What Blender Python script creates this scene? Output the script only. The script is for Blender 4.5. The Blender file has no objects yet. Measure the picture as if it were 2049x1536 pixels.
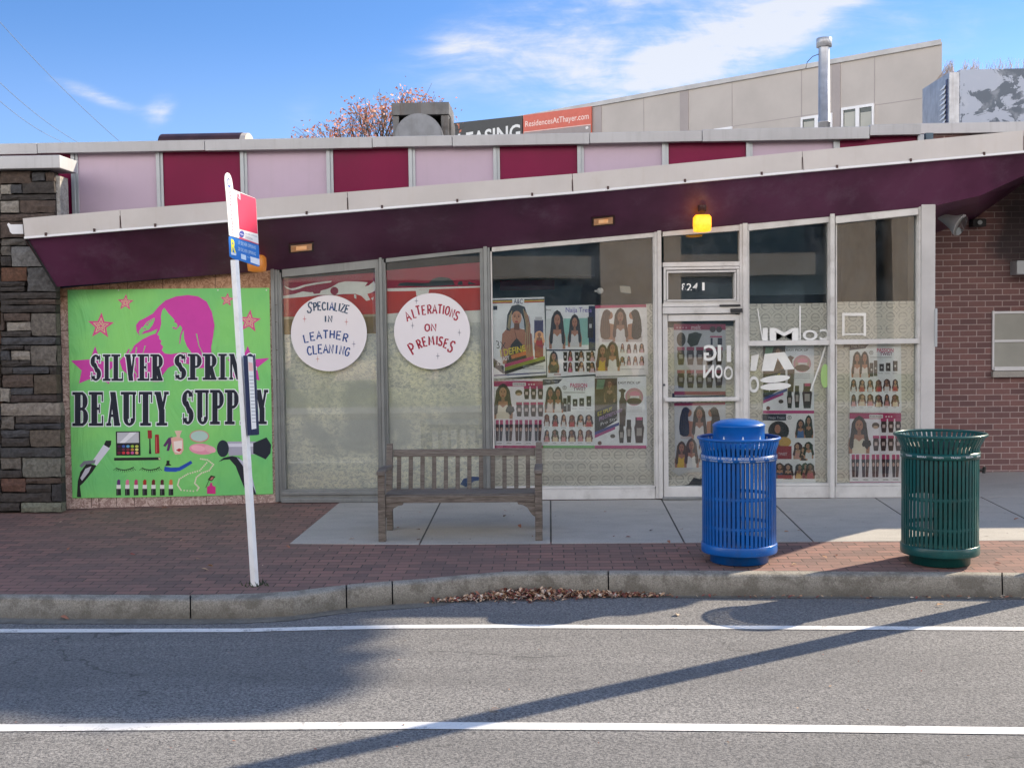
import bpy, bmesh, math, random
import numpy as np
from mathutils import Vector
random.seed(7)
rad = math.radians
sc = bpy.context.scene
COL = sc.collection

# ------------------------------------------------------------------ camera
W, H, F = 2049.0, 1536.0, 2300.0          # photograph size, focal length in its pixels
HC, YF = 1.893, 12.8                      # eye height over the shop threshold, distance of the shop front
YAW, PITCH, ROLL = 76 / F, -math.atan(108 / F), 0.013
_cy, _sy, _cp, _sp = math.cos(YAW), math.sin(YAW), math.cos(PITCH), math.sin(PITCH)
FW = np.array([-_sy * _cp, _cy * _cp, _sp])
_r0 = np.array([_cy, _sy, 0.]); _u0 = np.cross(_r0, FW)
RT = _r0 * math.cos(ROLL) - _u0 * math.sin(ROLL)
UP = _u0 * math.cos(ROLL) + _r0 * math.sin(ROLL)
CAM = np.array([0., 0., HC])
cd = bpy.data.cameras.new("camera"); cam = bpy.data.objects.new("camera", cd); COL.objects.link(cam)
from mathutils import Matrix
cam.matrix_world = Matrix(((RT[0], UP[0], -FW[0], 0), (RT[1], UP[1], -FW[1], 0), (RT[2], UP[2], -FW[2], HC), (0, 0, 0, 1)))
cd.sensor_fit = 'HORIZONTAL'; cd.sensor_width = 36; cd.lens = 36 * F / W; cd.clip_end = 2000; cd.clip_start = .05
sc.camera = cam

# ------------------------------------------------------------------ light, sky, exposure
SUN_AZ, SUN_EL = rad(32), rad(31.5)       # azimuth measured from +x towards +y
SUN_DIR = Vector((math.cos(SUN_AZ) * math.cos(SUN_EL), math.sin(SUN_AZ) * math.cos(SUN_EL), math.sin(SUN_EL)))
sl = bpy.data.lights.new("sun", 'SUN'); sl.energy = 3.4; sl.angle = rad(.5); sl.color = (1, .86, .67)
so = bpy.data.objects.new("sun", sl); COL.objects.link(so); so.rotation_euler = (-SUN_DIR).to_track_quat('-Z', 'Y').to_euler()
sc.view_settings.view_transform = 'Standard'; sc.view_settings.look = 'None'
sc.view_settings.gamma = 1; sc.view_settings.use_curve_mapping = False
sc.view_settings.exposure = 1.35

class NT:
    """small helper for node trees"""
    def __init__(s, tree): s.t = tree; s.n = tree.nodes; s.l = tree.links
    def node(s, typ, **kw):
        n = s.n.new(typ)
        for k, v in kw.items(): setattr(n, k, v)
        return n
    def put(s, sock, v):
        if isinstance(v, bpy.types.NodeSocket): s.l.new(v, sock)
        elif v is not None: sock.default_value = v
    def m(s, op, a, b=None, c=None, clamp=False):
        n = s.n.new('ShaderNodeMath'); n.operation = op; n.use_clamp = clamp
        s.put(n.inputs[0], a); s.put(n.inputs[1], b); s.put(n.inputs[2], c); return n.outputs[0]
    def mix(s, f, a, b, mode='MIX'):
        n = s.n.new('ShaderNodeMix'); n.data_type = 'RGBA'; n.blend_type = mode
        s.put(n.inputs[0], f); s.put(n.inputs[6], c4(a)); s.put(n.inputs[7], c4(b)); return n.outputs[2]
    def noise(s, vec, scale, detail=3, rough=.55, dist=0.):
        n = s.n.new('ShaderNodeTexNoise'); n.inputs['Scale'].default_value = scale; n.inputs['Detail'].default_value = detail
        n.inputs['Roughness'].default_value = rough; n.inputs['Distortion'].default_value = dist
        if vec is not None: s.l.new(vec, n.inputs['Vector'])
        return n.outputs[0]
    def ramp(s, f, lo, hi):
        n = s.n.new('ShaderNodeMapRange'); n.interpolation_type = 'SMOOTHSTEP'
        s.put(n.inputs[0], f); n.inputs[1].default_value = lo; n.inputs[2].default_value = hi; return n.outputs[0]
    def scale(s, vec, sx, sy, sz):
        n = s.n.new('ShaderNodeMapping'); n.inputs['Scale'].default_value = (sx, sy, sz); s.l.new(vec, n.inputs['Vector']); return n.outputs[0]
    def pos(s): return s.n.new('ShaderNodeNewGeometry').outputs['Position']
    def obj(s): return s.n.new('ShaderNodeTexCoord').outputs['Object']
    def sep(s, vec):
        n = s.n.new('ShaderNodeSeparateXYZ'); s.l.new(vec, n.inputs[0]); return n.outputs
    def comb(s, x, y, z=0.):
        n = s.n.new('ShaderNodeCombineXYZ'); s.put(n.inputs[0], x); s.put(n.inputs[1], y); s.put(n.inputs[2], z); return n.outputs[0]
def c4(v):
    return tuple(v) + (1,) if isinstance(v, (tuple, list)) and len(v) == 3 else v
def lin(r, g, b):
    f = lambda c: (c / 255 / 12.92) if c / 255 <= .04045 else ((c / 255 + .055) / 1.055) ** 2.4
    return (f(r), f(g), f(b))

wd = bpy.data.worlds.new("World"); sc.world = wd; wd.use_nodes = True
nt = NT(wd.node_tree); nt.n.clear()
sky = nt.node('ShaderNodeTexSky', sky_type='NISHITA', sun_disc=False)
sky.sun_elevation = SUN_EL; sky.sun_rotation = rad(90) - SUN_AZ
sky.air_density = 1.0; sky.dust_density = .25; sky.ozone_density = 2.2; sky.altitude = 100
dirv = nt.n.new('ShaderNodeTexCoord').outputs['Generated']
dx, dy, dz = nt.sep(dirv)
dyc = nt.m('MAXIMUM', dy, .05)
ca, cb = nt.m('DIVIDE', dx, dyc), nt.m('DIVIDE', dz, dyc)       # tangent coordinates of the sky towards the north
def gauss(u, v, su, sv, rot, amp):
    a0, b0 = (u - 1100) / F, (652 - v) / F
    x, y = nt.m('SUBTRACT', ca, a0), nt.m('SUBTRACT', cb, b0)
    c, s_ = math.cos(rad(rot)), math.sin(rad(rot))
    p = nt.m('DIVIDE', nt.m('ADD', nt.m('MULTIPLY', x, c), nt.m('MULTIPLY', y, s_)), su / F)
    q = nt.m('DIVIDE', nt.m('SUBTRACT', nt.m('MULTIPLY', y, c), nt.m('MULTIPLY', x, s_)), sv / F)
    r2 = nt.m('ADD', nt.m('MULTIPLY', p, p), nt.m('MULTIPLY', q, q))
    return nt.m('MULTIPLY', nt.m('EXPONENT', nt.m('MULTIPLY', r2, -1.)), amp)
cv = nt.comb(ca, nt.m('MULTIPLY', cb, 2.2), 0.)
n1 = nt.noise(cv, 9, 8, .62, .6)
n2 = nt.noise(nt.scale(cv, 1, 2.0, 1), 26, 6, .6, .4)
dens = None
for g in ((1500, 70, 210, 62, 20, 1.15), (1330, 150, 190, 48, 14, 1.1), (1620, 20, 110, 40, 22, 1.0), (1420, -30, 330, 40, 4, .8), (1150, 110, 280, 75, 8, .72),
          (930, 92, 70, 20, 10, .62), (195, 172, 75, 14, -20, 1.15), (325, 208, 34, 24, 35, .95), (1850, 60, 200, 60, 10, .34), (1030, 60, 220, 50, 15, .36),
          (1600, 180, 260, 30, 10, .45), (600, 220, 60, 40, 60, .2)):
    k = gauss(*g); dens = k if dens is None else nt.m('ADD', dens, k)
nn = nt.m('ADD', nt.m('MULTIPLY', n1, .75), nt.m('MULTIPLY', n2, .35))
cl = nt.ramp(nt.m('MULTIPLY', dens, nt.m('POWER', nt.m('MULTIPLY', nn, 1.78), 2.6)), .05, 1.35)
tint = nt.mix(nt.ramp(dz, .16, .27), (.47, .56, .765), (.335, .485, .70))        # deeper blue to the north
tint = nt.mix(nt.ramp(dy, .25, .75), (.8, .9, 1.), tint)
skyc = nt.mix(1.0, sky.outputs[0], tint, 'MULTIPLY')
# added fill for the shaded shop front: bright sky band low behind the camera
south_fill = nt.m('MULTIPLY', nt.ramp(nt.m('MULTIPLY', dy, -1.), .0, .45), nt.m('SUBTRACT', 1., nt.ramp(dz, .36, .60)))
south_fill = nt.m('MULTIPLY', south_fill, nt.m('ADD', .75, nt.m('MULTIPLY', nt.noise(dirv, 3, 4), .5)))
skyc = nt.mix(south_fill, skyc, (14.2, 13.5, 13.2))
skyc = nt.mix(nt.m('MULTIPLY', cl, .86), skyc, (3.55, 3.6, 3.75))
bg = nt.node('ShaderNodeBackground'); nt.l.new(skyc, bg.inputs[0]); bg.inputs[1].default_value = .1
wo = nt.node('ShaderNodeOutputWorld'); nt.l.new(bg.outputs[0], wo.inputs[0])

# ------------------------------------------------------------------ pixel <-> place helpers
def ray(u, v): return (u - W / 2) / F * RT - (v - H / 2) / F * UP + FW
def onY(u, v, Y=YF):
    d = ray(u, v); return Vector(CAM + d * (Y / d[1]))
SLOPE = .038
def onG(u, v, z=-.01):                     # the pavement, rising gently to the shop front
    d = ray(u, v); t = (z - SLOPE * YF - HC) / (d[2] - SLOPE * d[1]); return Vector(CAM + d * t)
def gz(y, z=-.01): return z - SLOPE * (YF - y)
ZR = -.315
def onR(u, v, z=ZR):
    d = ray(u, v); return Vector(CAM + d * ((z - HC) / d[2]))
def onP(u, v, p, n):
    d = Vector(ray(u, v)); c = Vector(CAM); return c + d * ((p - c).dot(n) / d.dot(n))
def rect(u0, v0, u1, v1, Y):
    um, vm = (u0 + u1) / 2, (v0 + v1) / 2
    return onY(u0, vm, Y).x, onY(u1, vm, Y).x, onY(um, v1, Y).z, onY(um, v0, Y).z

# ------------------------------------------------------------------ mesh builder
class MB:
    def __init__(s): s.v = []; s.f = []; s.mi = []; s.col = []; s.sm = []
    def add(s, verts, faces, mi=0, col=None, smooth=False):
        o = len(s.v); s.v += [tuple(p) for p in verts]
        for f in faces: s.f.append([i + o for i in f]); s.mi.append(mi); s.col.append(col); s.sm.append(smooth)
        return s
    def box(s, x0, x1, y0, y1, z0, z1, mi=0, col=None):
        v = [(x, y, z) for x in (x0, x1) for y in (y0, y1) for z in (z0, z1)]
        return s.add(v, [(0, 1, 3, 2), (4, 6, 7, 5), (0, 4, 5, 1), (2, 3, 7, 6), (0, 2, 6, 4), (1, 5, 7, 3)], mi, col)
    def prism(s, pts, d, mi=0, col=None):  # polygon swept along vector d
        n = len(pts); d = Vector(d); a = [Vector(p) for p in pts]
        return s.add(a + [p + d for p in a], [tuple(range(n)), tuple(range(2 * n - 1, n - 1, -1))] +
                     [(i, i + n, (i + 1) % n + n, (i + 1) % n) for i in range(n)], mi, col)
    def bar(s, u0, v0, u1, v1, Y0, Y1, mi=0, col=None):
        x0, x1, z0, z1 = rect(u0, v0, u1, v1, Y0); return s.box(x0, x1, Y0, Y1, z0, z1, mi, col)
    def tube(s, pts, r, n=8, mi=0, col=None, cap=True, smooth=True):
        pts = [Vector(p) for p in pts]; rs = r if isinstance(r, (list, tuple)) else [r] * len(pts)
        vs = []; up = Vector((0, 0, 1))
        for i, p in enumerate(pts):
            t = (pts[min(i + 1, len(pts) - 1)] - pts[max(i - 1, 0)]).normalized()
            a = t.cross(up if abs(t.z) < .95 else Vector((1, 0, 0))).normalized(); b = t.cross(a)
            vs += [p + (a * math.cos(k * 2 * math.pi / n) + b * math.sin(k * 2 * math.pi / n)) * rs[i] for k in range(n)]
        fs = [(i * n + k, i * n + (k + 1) % n, (i + 1) * n + (k + 1) % n, (i + 1) * n + k) for i in range(len(pts) - 1) for k in range(n)]
        s.add(vs, fs, mi, col, smooth)
        if cap: s.add(vs[:n], [tuple(range(n))], mi, col); s.add(vs[-n:], [tuple(range(n))], mi, col)
        return s
    def lathe(s, prof, c, n=48, mi=0, col=None, smooth=True):
        cx, cy = c; vs = [(cx + r * math.cos(k * 2 * math.pi / n), cy + r * math.sin(k * 2 * math.pi / n), z) for r, z in prof for k in range(n)]
        fs = [(i * n + k, i * n + (k + 1) % n, (i + 1) * n + (k + 1) % n, (i + 1) * n + k) for i in range(len(prof) - 1) for k in range(n)]
        return s.add(vs, fs, mi, col, smooth)
    def merge(s, o, mi=0):
        for f, c, sm in zip(o.f, o.col, o.sm): s.f.append([i + len(s.v) for i in f]); s.mi.append(mi); s.col.append(c); s.sm.append(sm)
        s.v += o.v; return s
    def build(s, name, mats, parent=None, bevel=0.):
        me = bpy.data.meshes.new(name); me.from_pydata(s.v, [], s.f)
        for m in (mats if isinstance(mats, (list, tuple)) else [mats]): me.materials.append(m)
        me.polygons.foreach_set('material_index', s.mi); me.polygons.foreach_set('use_smooth', s.sm)
        if any(c is not None for c in s.col):
            at = me.color_attributes.new('col', 'FLOAT_COLOR', 'CORNER'); buf = []
            for f, c in zip(s.f, s.col): buf += list(c4(c or (1, 1, 1))) * len(f)
            at.data.foreach_set('color', buf)
        bm = bmesh.new(); bm.from_mesh(me)
        if bevel:
            bmesh.ops.remove_doubles(bm, verts=bm.verts, dist=1e-5)
            bmesh.ops.recalc_face_normals(bm, faces=bm.faces)
            es = [e for e in bm.edges if len(e.link_faces) == 2 and e.calc_face_angle(0) > .6]
            bmesh.ops.bevel(bm, geom=es, offset=bevel, segments=2, affect='EDGES', profile=.6)
        else: bmesh.ops.recalc_face_normals(bm, faces=bm.faces)
        bm.to_mesh(me); bm.free(); me.update()
        o = bpy.data.objects.new(name, me); COL.objects.link(o)
        if parent is not None:
            o.parent = parent; o.matrix_parent_inverse = wm(parent).inverted()
        return o
_WM = {}
def wm(o): return _WM.get(o.name, Matrix())
def empty(name, loc, label=None, cat=None, group=None, parent=None):
    o = bpy.data.objects.new(name, None); COL.objects.link(o); o.empty_display_size = .2
    o.location = Vector(loc); _WM[o.name] = Matrix.Translation(Vector(loc))
    if parent is not None: o.parent = parent; o.matrix_parent_inverse = wm(parent).inverted()
    return tag(o, label, cat, group)
def tag(o, label=None, cat=None, group=None, kind=None):
    for k, v in (('label', label), ('category', cat), ('group', group), ('kind', kind)):
        if v: o[k] = v
    return o

# ------------------------------------------------------------------ materials
def mat(name, base, rough=.6, metal=0., var=.12, scale=6., bump=0., bscale=60., spec=.5, streak=None, dirt=None, coat=0.):
    m = bpy.data.materials.new(name); m.use_nodes = True; t = NT(m.node_tree); p = m.node_tree.nodes['Principled BSDF']
    pos = t.pos(); n = t.noise(pos, scale, 5, .6)
    c = t.mix(t.ramp(n, .3, .7), tuple(x * (1 - var) for x in base), tuple(min(1, x * (1 + var)) for x in base))
    if streak:                              # vertical weather streaks: (colour, amount)
        sn = t.noise(t.scale(pos, 9, 9, .5), 1.6, 5, .65); c = t.mix(t.m('MULTIPLY', t.ramp(sn, .5, .75), streak[1]), c, streak[0])
    if dirt:
        dn = t.noise(pos, dirt[2] if len(dirt) > 2 else 2.5, 6, .7); c = t.mix(t.m('MULTIPLY', t.ramp(dn, .5, .72), dirt[1]), c, dirt[0])
    t.l.new(c, p.inputs['Base Color']); p.inputs['Metallic'].default_value = metal; p.inputs['Specular IOR Level'].default_value = spec
    rn = t.noise(pos, scale * 2.3, 3); r = t.m('ADD', t.m('MULTIPLY', rn, .16), rough - .08); t.l.new(r, p.inputs['Roughness'])
    p.inputs['Coat Weight'].default_value = coat; p.inputs['Coat Roughness'].default_value = .12
    if bump:
        b = t.node('ShaderNodeBump'); b.inputs['Strength'].default_value = bump; b.inputs['Distance'].default_value = .01
        t.l.new(t.noise(pos, bscale, 4, .65), b.inputs['Height']); t.l.new(b.outputs[0], p.inputs['Normal'])
    return m
def custom(name):
    m = bpy.data.materials.new(name); m.use_nodes = True; t = NT(m.node_tree); return m, t, m.node_tree.nodes['Principled BSDF']
def bumpnode(t, p, h, strength, dist):
    b = t.node('ShaderNodeBump'); b.inputs['Strength'].default_value = strength; b.inputs['Distance'].default_value = dist
    t.l.new(h, b.inputs['Height']); t.l.new(b.outputs[0], p.inputs['Normal'])

def m_asphalt():
    m, t, p = custom('asphalt'); pos = t.pos()
    fine = t.m('ADD', t.m('MULTIPLY', t.noise(pos, 58, 2, .7), .62), t.m('MULTIPLY', t.noise(pos, 150, 1, .6), .38)); big = t.noise(t.scale(pos, .35, 1.6, 1), 1.1, 4, .6); mid = t.noise(pos, 22, 3, .6)
    c = t.mix(t.ramp(fine, .32, .68), (.065, .066, .07), (.34, .33, .315))
    c = t.mix(t.m('MULTIPLY', t.ramp(big, .35, .75), .4), c, (.115, .113, .112))
    c = t.mix(t.m('MULTIPLY', t.ramp(mid, .55, .75), .3), c, (.25, .245, .235))
    yy = t.sep(pos)[1]; lane = t.ramp(t.noise(t.comb(t.m('MULTIPLY', t.sep(pos)[0], .12), t.m('MULTIPLY', yy, 1.3)), 1.0, 3, .5), .42, .62)
    c = t.mix(t.m('MULTIPLY', lane, .22), c, (.10, .098, .097)); spot = t.noise(t.scale(pos, .8, 1.5, 1), 3.1, 4, .6); c = t.mix(t.m('MULTIPLY', t.ramp(spot, .64, .70), .35), c, (.075, .073, .072))
    w = t.n.new('ShaderNodeTexVoronoi'); w.feature = 'DISTANCE_TO_EDGE'; w.inputs['Scale'].default_value = .45
    dist = t.noise(pos, 1.7, 4); vv = t.n.new('ShaderNodeVectorMath'); vv.operation = 'ADD'
    t.l.new(pos, vv.inputs[0]); t.l.new(t.comb(dist, t.noise(pos, 2.3, 3), 0.), vv.inputs[1]); t.l.new(vv.outputs[0], w.inputs['Vector'])
    crack = t.m('MULTIPLY', t.m('LESS_THAN', w.outputs['Distance'], .0035), t.m('GREATER_THAN', big, .56))
    c = t.mix(t.m('MULTIPLY', crack, .45), c, (.04, .04, .04))
    t.l.new(c, p.inputs['Base Color']); p.inputs['Roughness'].default_value = .86; p.inputs['Specular IOR Level'].default_value = .3
    bumpnode(t, p, fine, .55, .012); return m
def m_pavers():
    m, t, p = custom('clay_pavers'); pos = t.pos(); x, y, z = t.sep(pos)
    wob = t.m('MULTIPLY', t.m('SUBTRACT', t.noise(pos, 3, 2), .5), .03)
    b = t.n.new('ShaderNodeTexBrick'); b.offset = .5; b.inputs['Scale'].default_value = 1; b.inputs['Mortar Size'].default_value = .0055
    b.inputs['Brick Width'].default_value = .205; b.inputs['Row Height'].default_value = .1025; b.inputs['Bias'].default_value = -.1; b.inputs['Mortar Smooth'].default_value = .3
    b.inputs['Color1'].default_value = (.29, .152, .122, 1); b.inputs['Color2'].default_value = (.145, .092, .082, 1); b.inputs['Mortar'].default_value = (.03, .026, .024, 1)
    t.l.new(t.comb(t.m('ADD', x, wob), t.m('ADD', y, wob)), b.inputs['Vector'])
    n = t.noise(pos, 1.3, 5, .6); c = t.mix(t.m('MULTIPLY', t.ramp(n, .4, .7), .5), b.outputs[0], (.20, .125, .105))
    n2 = t.noise(pos, 70, 3, .7); c = t.mix(t.m('MULTIPLY', t.ramp(n2, .45, .7), .35), c, (.26, .19, .165))
    n3 = t.noise(pos, .7, 3); c = t.mix(t.m('MULTIPLY', t.ramp(n3, .5, .7), .3), c, (.11, .085, .075))
    t.l.new(c, p.inputs['Base Color']); p.inputs['Roughness'].default_value = .8
    h = t.m('SUBTRACT', t.m('MULTIPLY', n2, .25), t.m('MULTIPLY', b.outputs['Fac'], 1.)); bumpnode(t, p, h, .6, .006); return m
def m_brick():
    m, t, p = custom('red_brick'); pos = t.pos(); x, y, z = t.sep(pos)
    b = t.n.new('ShaderNodeTexBrick'); b.offset = .5; b.inputs['Scale'].default_value = 1; b.inputs['Mortar Size'].default_value = .0058
    b.inputs['Brick Width'].default_value = .207; b.inputs['Row Height'].default_value = .0725; b.inputs['Bias'].default_value = .0; b.inputs['Mortar Smooth'].default_value = .2
    b.inputs['Color1'].default_value = (.25, .128, .118, 1); b.inputs['Color2'].default_value = (.155, .085, .085, 1); b.inputs['Mortar'].default_value = (.47, .375, .35, 1)
    t.l.new(t.comb(x, z), b.inputs['Vector'])
    n = t.noise(pos, 30, 4, .7); c = t.mix(t.m('MULTIPLY', t.ramp(n, .4, .75), .35), b.outputs[0], (.16, .08, .07))
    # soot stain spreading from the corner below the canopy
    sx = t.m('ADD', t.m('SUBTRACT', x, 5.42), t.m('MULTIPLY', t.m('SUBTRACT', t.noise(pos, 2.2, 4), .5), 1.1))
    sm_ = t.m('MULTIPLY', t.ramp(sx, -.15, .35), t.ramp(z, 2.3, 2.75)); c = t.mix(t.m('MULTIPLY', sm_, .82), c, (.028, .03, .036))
    n3 = t.noise(pos, 1.2, 4); c = t.mix(t.m('MULTIPLY', t.ramp(n3, .5, .75), .25), c, (.09, .06, .06))
    t.l.new(c, p.inputs['Base Color']); p.inputs['Roughness'].default_value = .82
    bumpnode(t, p, t.m('SUBTRACT', t.m('MULTIPLY', n, .2), b.outputs['Fac']), .7, .006); return m
def m_attr(name, rough=.5, var=.0, scale=20., bump=0., spec=.4):
    m, t, p = custom(name); a = t.n.new('ShaderNodeAttribute'); a.attribute_name = 'col'; c = a.outputs[0]; pos = t.pos()
    if var:
        n = t.noise(pos, scale, 6, .7); c = t.mix(1., c, t.mix(t.ramp(n, .25, .75), (1 - var,) * 3, (1 + var,) * 3), 'MULTIPLY')
        if bump: bumpnode(t, p, n, bump, .03)
    t.l.new(c, p.inputs['Base Color']); p.inputs['Roughness'].default_value = rough; p.inputs['Specular IOR Level'].default_value = spec; return m
def m_glass():
    m = bpy.data.materials.new('window_glass'); m.use_nodes = True; t = NT(m.node_tree); t.n.clear()
    tr = t.node('ShaderNodeBsdfTransparent'); tr.inputs[0].default_value = (.985, .995, .99, 1)
    g = t.node('ShaderNodeBsdfGlossy'); g.inputs['Roughness'].default_value = .015; g.inputs[0].default_value = (.95, 1, 1, 1)
    fr = t.node('ShaderNodeFresnel'); fr.inputs[0].default_value = 1.68
    b = t.node('ShaderNodeBump'); b.inputs['Strength'].default_value = .02; b.inputs['Distance'].default_value = .05
    t.l.new(t.noise(t.pos(), 1.1, 1), b.inputs['Height']); t.l.new(b.outputs[0], g.inputs['Normal'])
    mx = t.node('ShaderNodeMixShader'); t.l.new(fr.outputs[0], mx.inputs[0]); t.l.new(tr.outputs[0], mx.inputs[1]); t.l.new(g.outputs[0], mx.inputs[2])
    # thin dust on the pane
    df = t.node('ShaderNodeBsdfDiffuse'); df.inputs[0].default_value = (.42, .48, .52, 1)
    m2 = t.node('ShaderNodeMixShader'); t.l.new(t.m('MULTIPLY', t.ramp(t.noise(t.pos(), 2.2, 6, .7),   .35, .8), .07), m2.inputs[0])
    t.l.new(mx.outputs[0], m2.inputs[1]); t.l.new(df.outputs[0], m2.inputs[2])
    o = t.node('ShaderNodeOutputMaterial'); t.l.new(m2.outputs[0], o.inputs[0]); return m
def m_film_mottled():
    m, t, p = custom('dust_reflection_film'); pos = t.pos()
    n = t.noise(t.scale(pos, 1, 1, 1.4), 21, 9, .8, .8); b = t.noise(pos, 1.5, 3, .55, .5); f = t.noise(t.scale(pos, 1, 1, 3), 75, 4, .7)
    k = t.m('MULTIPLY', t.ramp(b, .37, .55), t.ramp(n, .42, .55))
    c = t.mix(t.ramp(f, .3, .7), (.53, .555, .545), (.63, .65, .64)); c = t.mix(k, c, (.97, .95, .83))  # pale yellow mottling: film dirt with reflected sunlit greenery put into the colour
    st = t.noise(t.scale(pos, 14, 14, .35), 1.5, 4, .6); c = t.mix(t.m('MULTIPLY', t.ramp(st, .6, .75), .3), c, (.5, .5, .46))
    t.l.new(c, p.inputs['Base Color']); p.inputs['Roughness'].default_value = .45; return m
def m_film_rings():
    m, t, p = custom('ring_patterned_film'); x, y, z = t.sep(t.pos()); R = .137
    zr = t.m('DIVIDE', z, R * .5); row = t.m('FLOOR', zr); off = t.m('MULTIPLY', t.m('MODULO', t.m('ABSOLUTE', row), 2.), .5)
    def ring(sx, sz):
        fx = t.m('SUBTRACT', t.m('FRACT', t.m('ADD', t.m('DIVIDE', x, R), sx)), .5); fz = t.m('SUBTRACT', t.m('FRACT', t.m('ADD', t.m('DIVIDE', z, R), sz)), .5)
        r = t.m('SQRT', t.m('ADD', t.m('MULTIPLY', fx, fx), t.m('MULTIPLY', fz, fz)))
        a = t.m('LESS_THAN', t.m('ABSOLUTE', t.m('SUBTRACT', r, .315)), .05)
        a = t.m('MULTIPLY', a, t.m('SUBTRACT', 1., t.m('MULTIPLY', t.m('GREATER_THAN', fx, .1), t.m('LESS_THAN', t.m('ABSOLUTE', t.m('ADD', fz, .12)), .055))))
        bar = t.m('MULTIPLY', t.m('LESS_THAN', t.m('ABSOLUTE', fz), .04), t.m('LESS_THAN', t.m('ABSOLUTE', fx), .27))
        dot = t.m('MULTIPLY', t.m('GREATER_THAN', r, .52), t.m('LESS_THAN', r, .57)); return t.m('MAXIMUM', t.m('MAXIMUM', a, bar), dot)
    k = ring(0., 0.); n = t.noise(t.pos(), 3, 4)
    k = t.m('MULTIPLY', k, t.ramp(t.noise(t.pos(), 9, 4, .7), .25, .6)); c = t.mix(k, (.80, .765, .70), (.47, .45, .415)); c = t.mix(t.m('MULTIPLY', t.ramp(n, .4, .7), .25), c, (.46, .45, .38))
    t.l.new(c, p.inputs['Base Color']); p.inputs['Roughness'].default_value = .5; return m
def m_osb():
    m, t, p = custom('strand_board'); pos = t.pos(); x, y, z = t.sep(pos)
    v = t.n.new('ShaderNodeTexVoronoi'); v.inputs['Scale'].default_value = 26
    dv = t.n.new('ShaderNodeVectorMath'); dv.operation = 'ADD'; ns = t.noise(pos, 5, 3); t.l.new(pos, dv.inputs[0]); t.l.new(t.comb(ns, ns, t.noise(pos, 7, 2)), dv.inputs[1])
    t.l.new(t.scale(dv.outputs[0], 1.1, 1, .55), v.inputs['Vector'])
    n = t.noise(t.scale(pos, 1, 1, 2.5), 45, 4, .7, 2.)
    s = t.sep(v.outputs['Color'])[0]
    c = t.mix(t.ramp(t.m('ADD', t.m('MULTIPLY', s, .6), t.m('MULTIPLY', n, .5)), .3, .85), (.30, .20, .17), (.60, .47, .41))
    c = t.mix(t.m('MULTIPLY', t.ramp(z, 2.0, 2.4), .75), c, t.mix(s, (.28, .13, .055), (.52, .28, .13)))   # upper strip kept its raw orange wood
    t.l.new(c, p.inputs['Base Color']); p.inputs['Roughness'].default_value = .85; bumpnode(t, p, n, .5, .01); return m
def m_wood():
    m, t, p = custom('weathered_teak'); o = t.pos()
    g = t.noise(t.scale(o, 6, 6, 6), 9, 6, .7, 1.5); a = t.noise(t.scale(o, 1, 14, 14), 6, 4, .7); k = t.noise(o, 2.2, 3)
    c = t.mix(t.ramp(a, .3, .7), (.078, .064, .052), (.225, .195, .168)); c = t.mix(t.m('MULTIPLY', t.ramp(g, .5, .75), .4), c, (.14, .105, .08)); c = t.mix(t.m('MULTIPLY', t.ramp(k, .5, .8), .5), c, (.075, .065, .055))
    t.l.new(c, p.inputs['Base Color']); p.inputs['Roughness'].default_value = .85; bumpnode(t, p, a, .4, .004); return m
def m_kerb():
    m, t, p = custom('kerb_concrete'); pos = t.pos(); x, y, z = t.sep(pos)
    f = t.noise(pos, 85, 3, .8); b = t.noise(pos, 5.5, 7, .75); c = t.mix(t.ramp(f, .3, .7), (.215, .20, .165), (.41, .385, .33))
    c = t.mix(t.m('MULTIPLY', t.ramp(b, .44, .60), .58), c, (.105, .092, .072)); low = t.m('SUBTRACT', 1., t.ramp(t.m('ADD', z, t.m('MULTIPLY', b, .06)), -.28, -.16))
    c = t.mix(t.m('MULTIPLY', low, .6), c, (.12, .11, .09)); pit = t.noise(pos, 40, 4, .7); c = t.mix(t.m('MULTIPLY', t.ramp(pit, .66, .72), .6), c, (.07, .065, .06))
    t.l.new(c, p.inputs['Base Color']); p.inputs['Roughness'].default_value = .9; bumpnode(t, p, t.m('ADD', f, pit), .5, .008); return m
def m_slab():
    m, t, p = custom('concrete_paving'); pos = t.pos()
    f = t.noise(pos, 110, 3, .75); b = t.noise(t.scale(pos, 1, 2.2, 1), 2.0, 5, .65); c = t.mix(t.ramp(f, .3, .7), (.36, .34, .305), (.49, .465, .42))
    c = t.mix(t.m('MULTIPLY', t.ramp(b, .4, .7), .45), c, (.31, .295, .265)); s = t.noise(pos, 16, 3, .6); c = t.mix(t.m('MULTIPLY', t.ramp(s, .68, .73), .7), c, (.13, .115, .10))
    t.l.new(c, p.inputs['Base Color']); p.inputs['Roughness'].default_value = .85; bumpnode(t, p, f, .25, .004); return m
def m_line():
    m, t, p = custom('road_paint'); pos = t.pos(); n = t.noise(pos, 60, 4, .75); b = t.noise(pos, 6, 4, .7)
    c = t.mix(t.m('MULTIPLY', t.ramp(n, .5, .75), .35), (.80, .79, .76), (.42, .41, .40)); c = t.mix(t.m('MULTIPLY', t.m('MULTIPLY', t.ramp(b, .52, .68), t.ramp(n, .44, .56)), .75), c, (.22, .215, .21))
    t.l.new(c, p.inputs['Base Color']); p.inputs['Roughness'].default_value = .7; return m
def m_emit(name, base, col, strength, rough=.4):
    m, t, p = custom(name); p.inputs['Base Color'].default_value = c4(base); p.inputs['Roughness'].default_value = rough
    n = t.noise(t.pos(), 18, 2); c = t.mix(t.ramp(n, .3, .7), col, tuple(x * y for x, y in zip(col, (1, .72, .5))))
    t.l.new(c, p.inputs['Emission Color']); p.inputs['Emission Strength'].default_value = strength; return m

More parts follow.
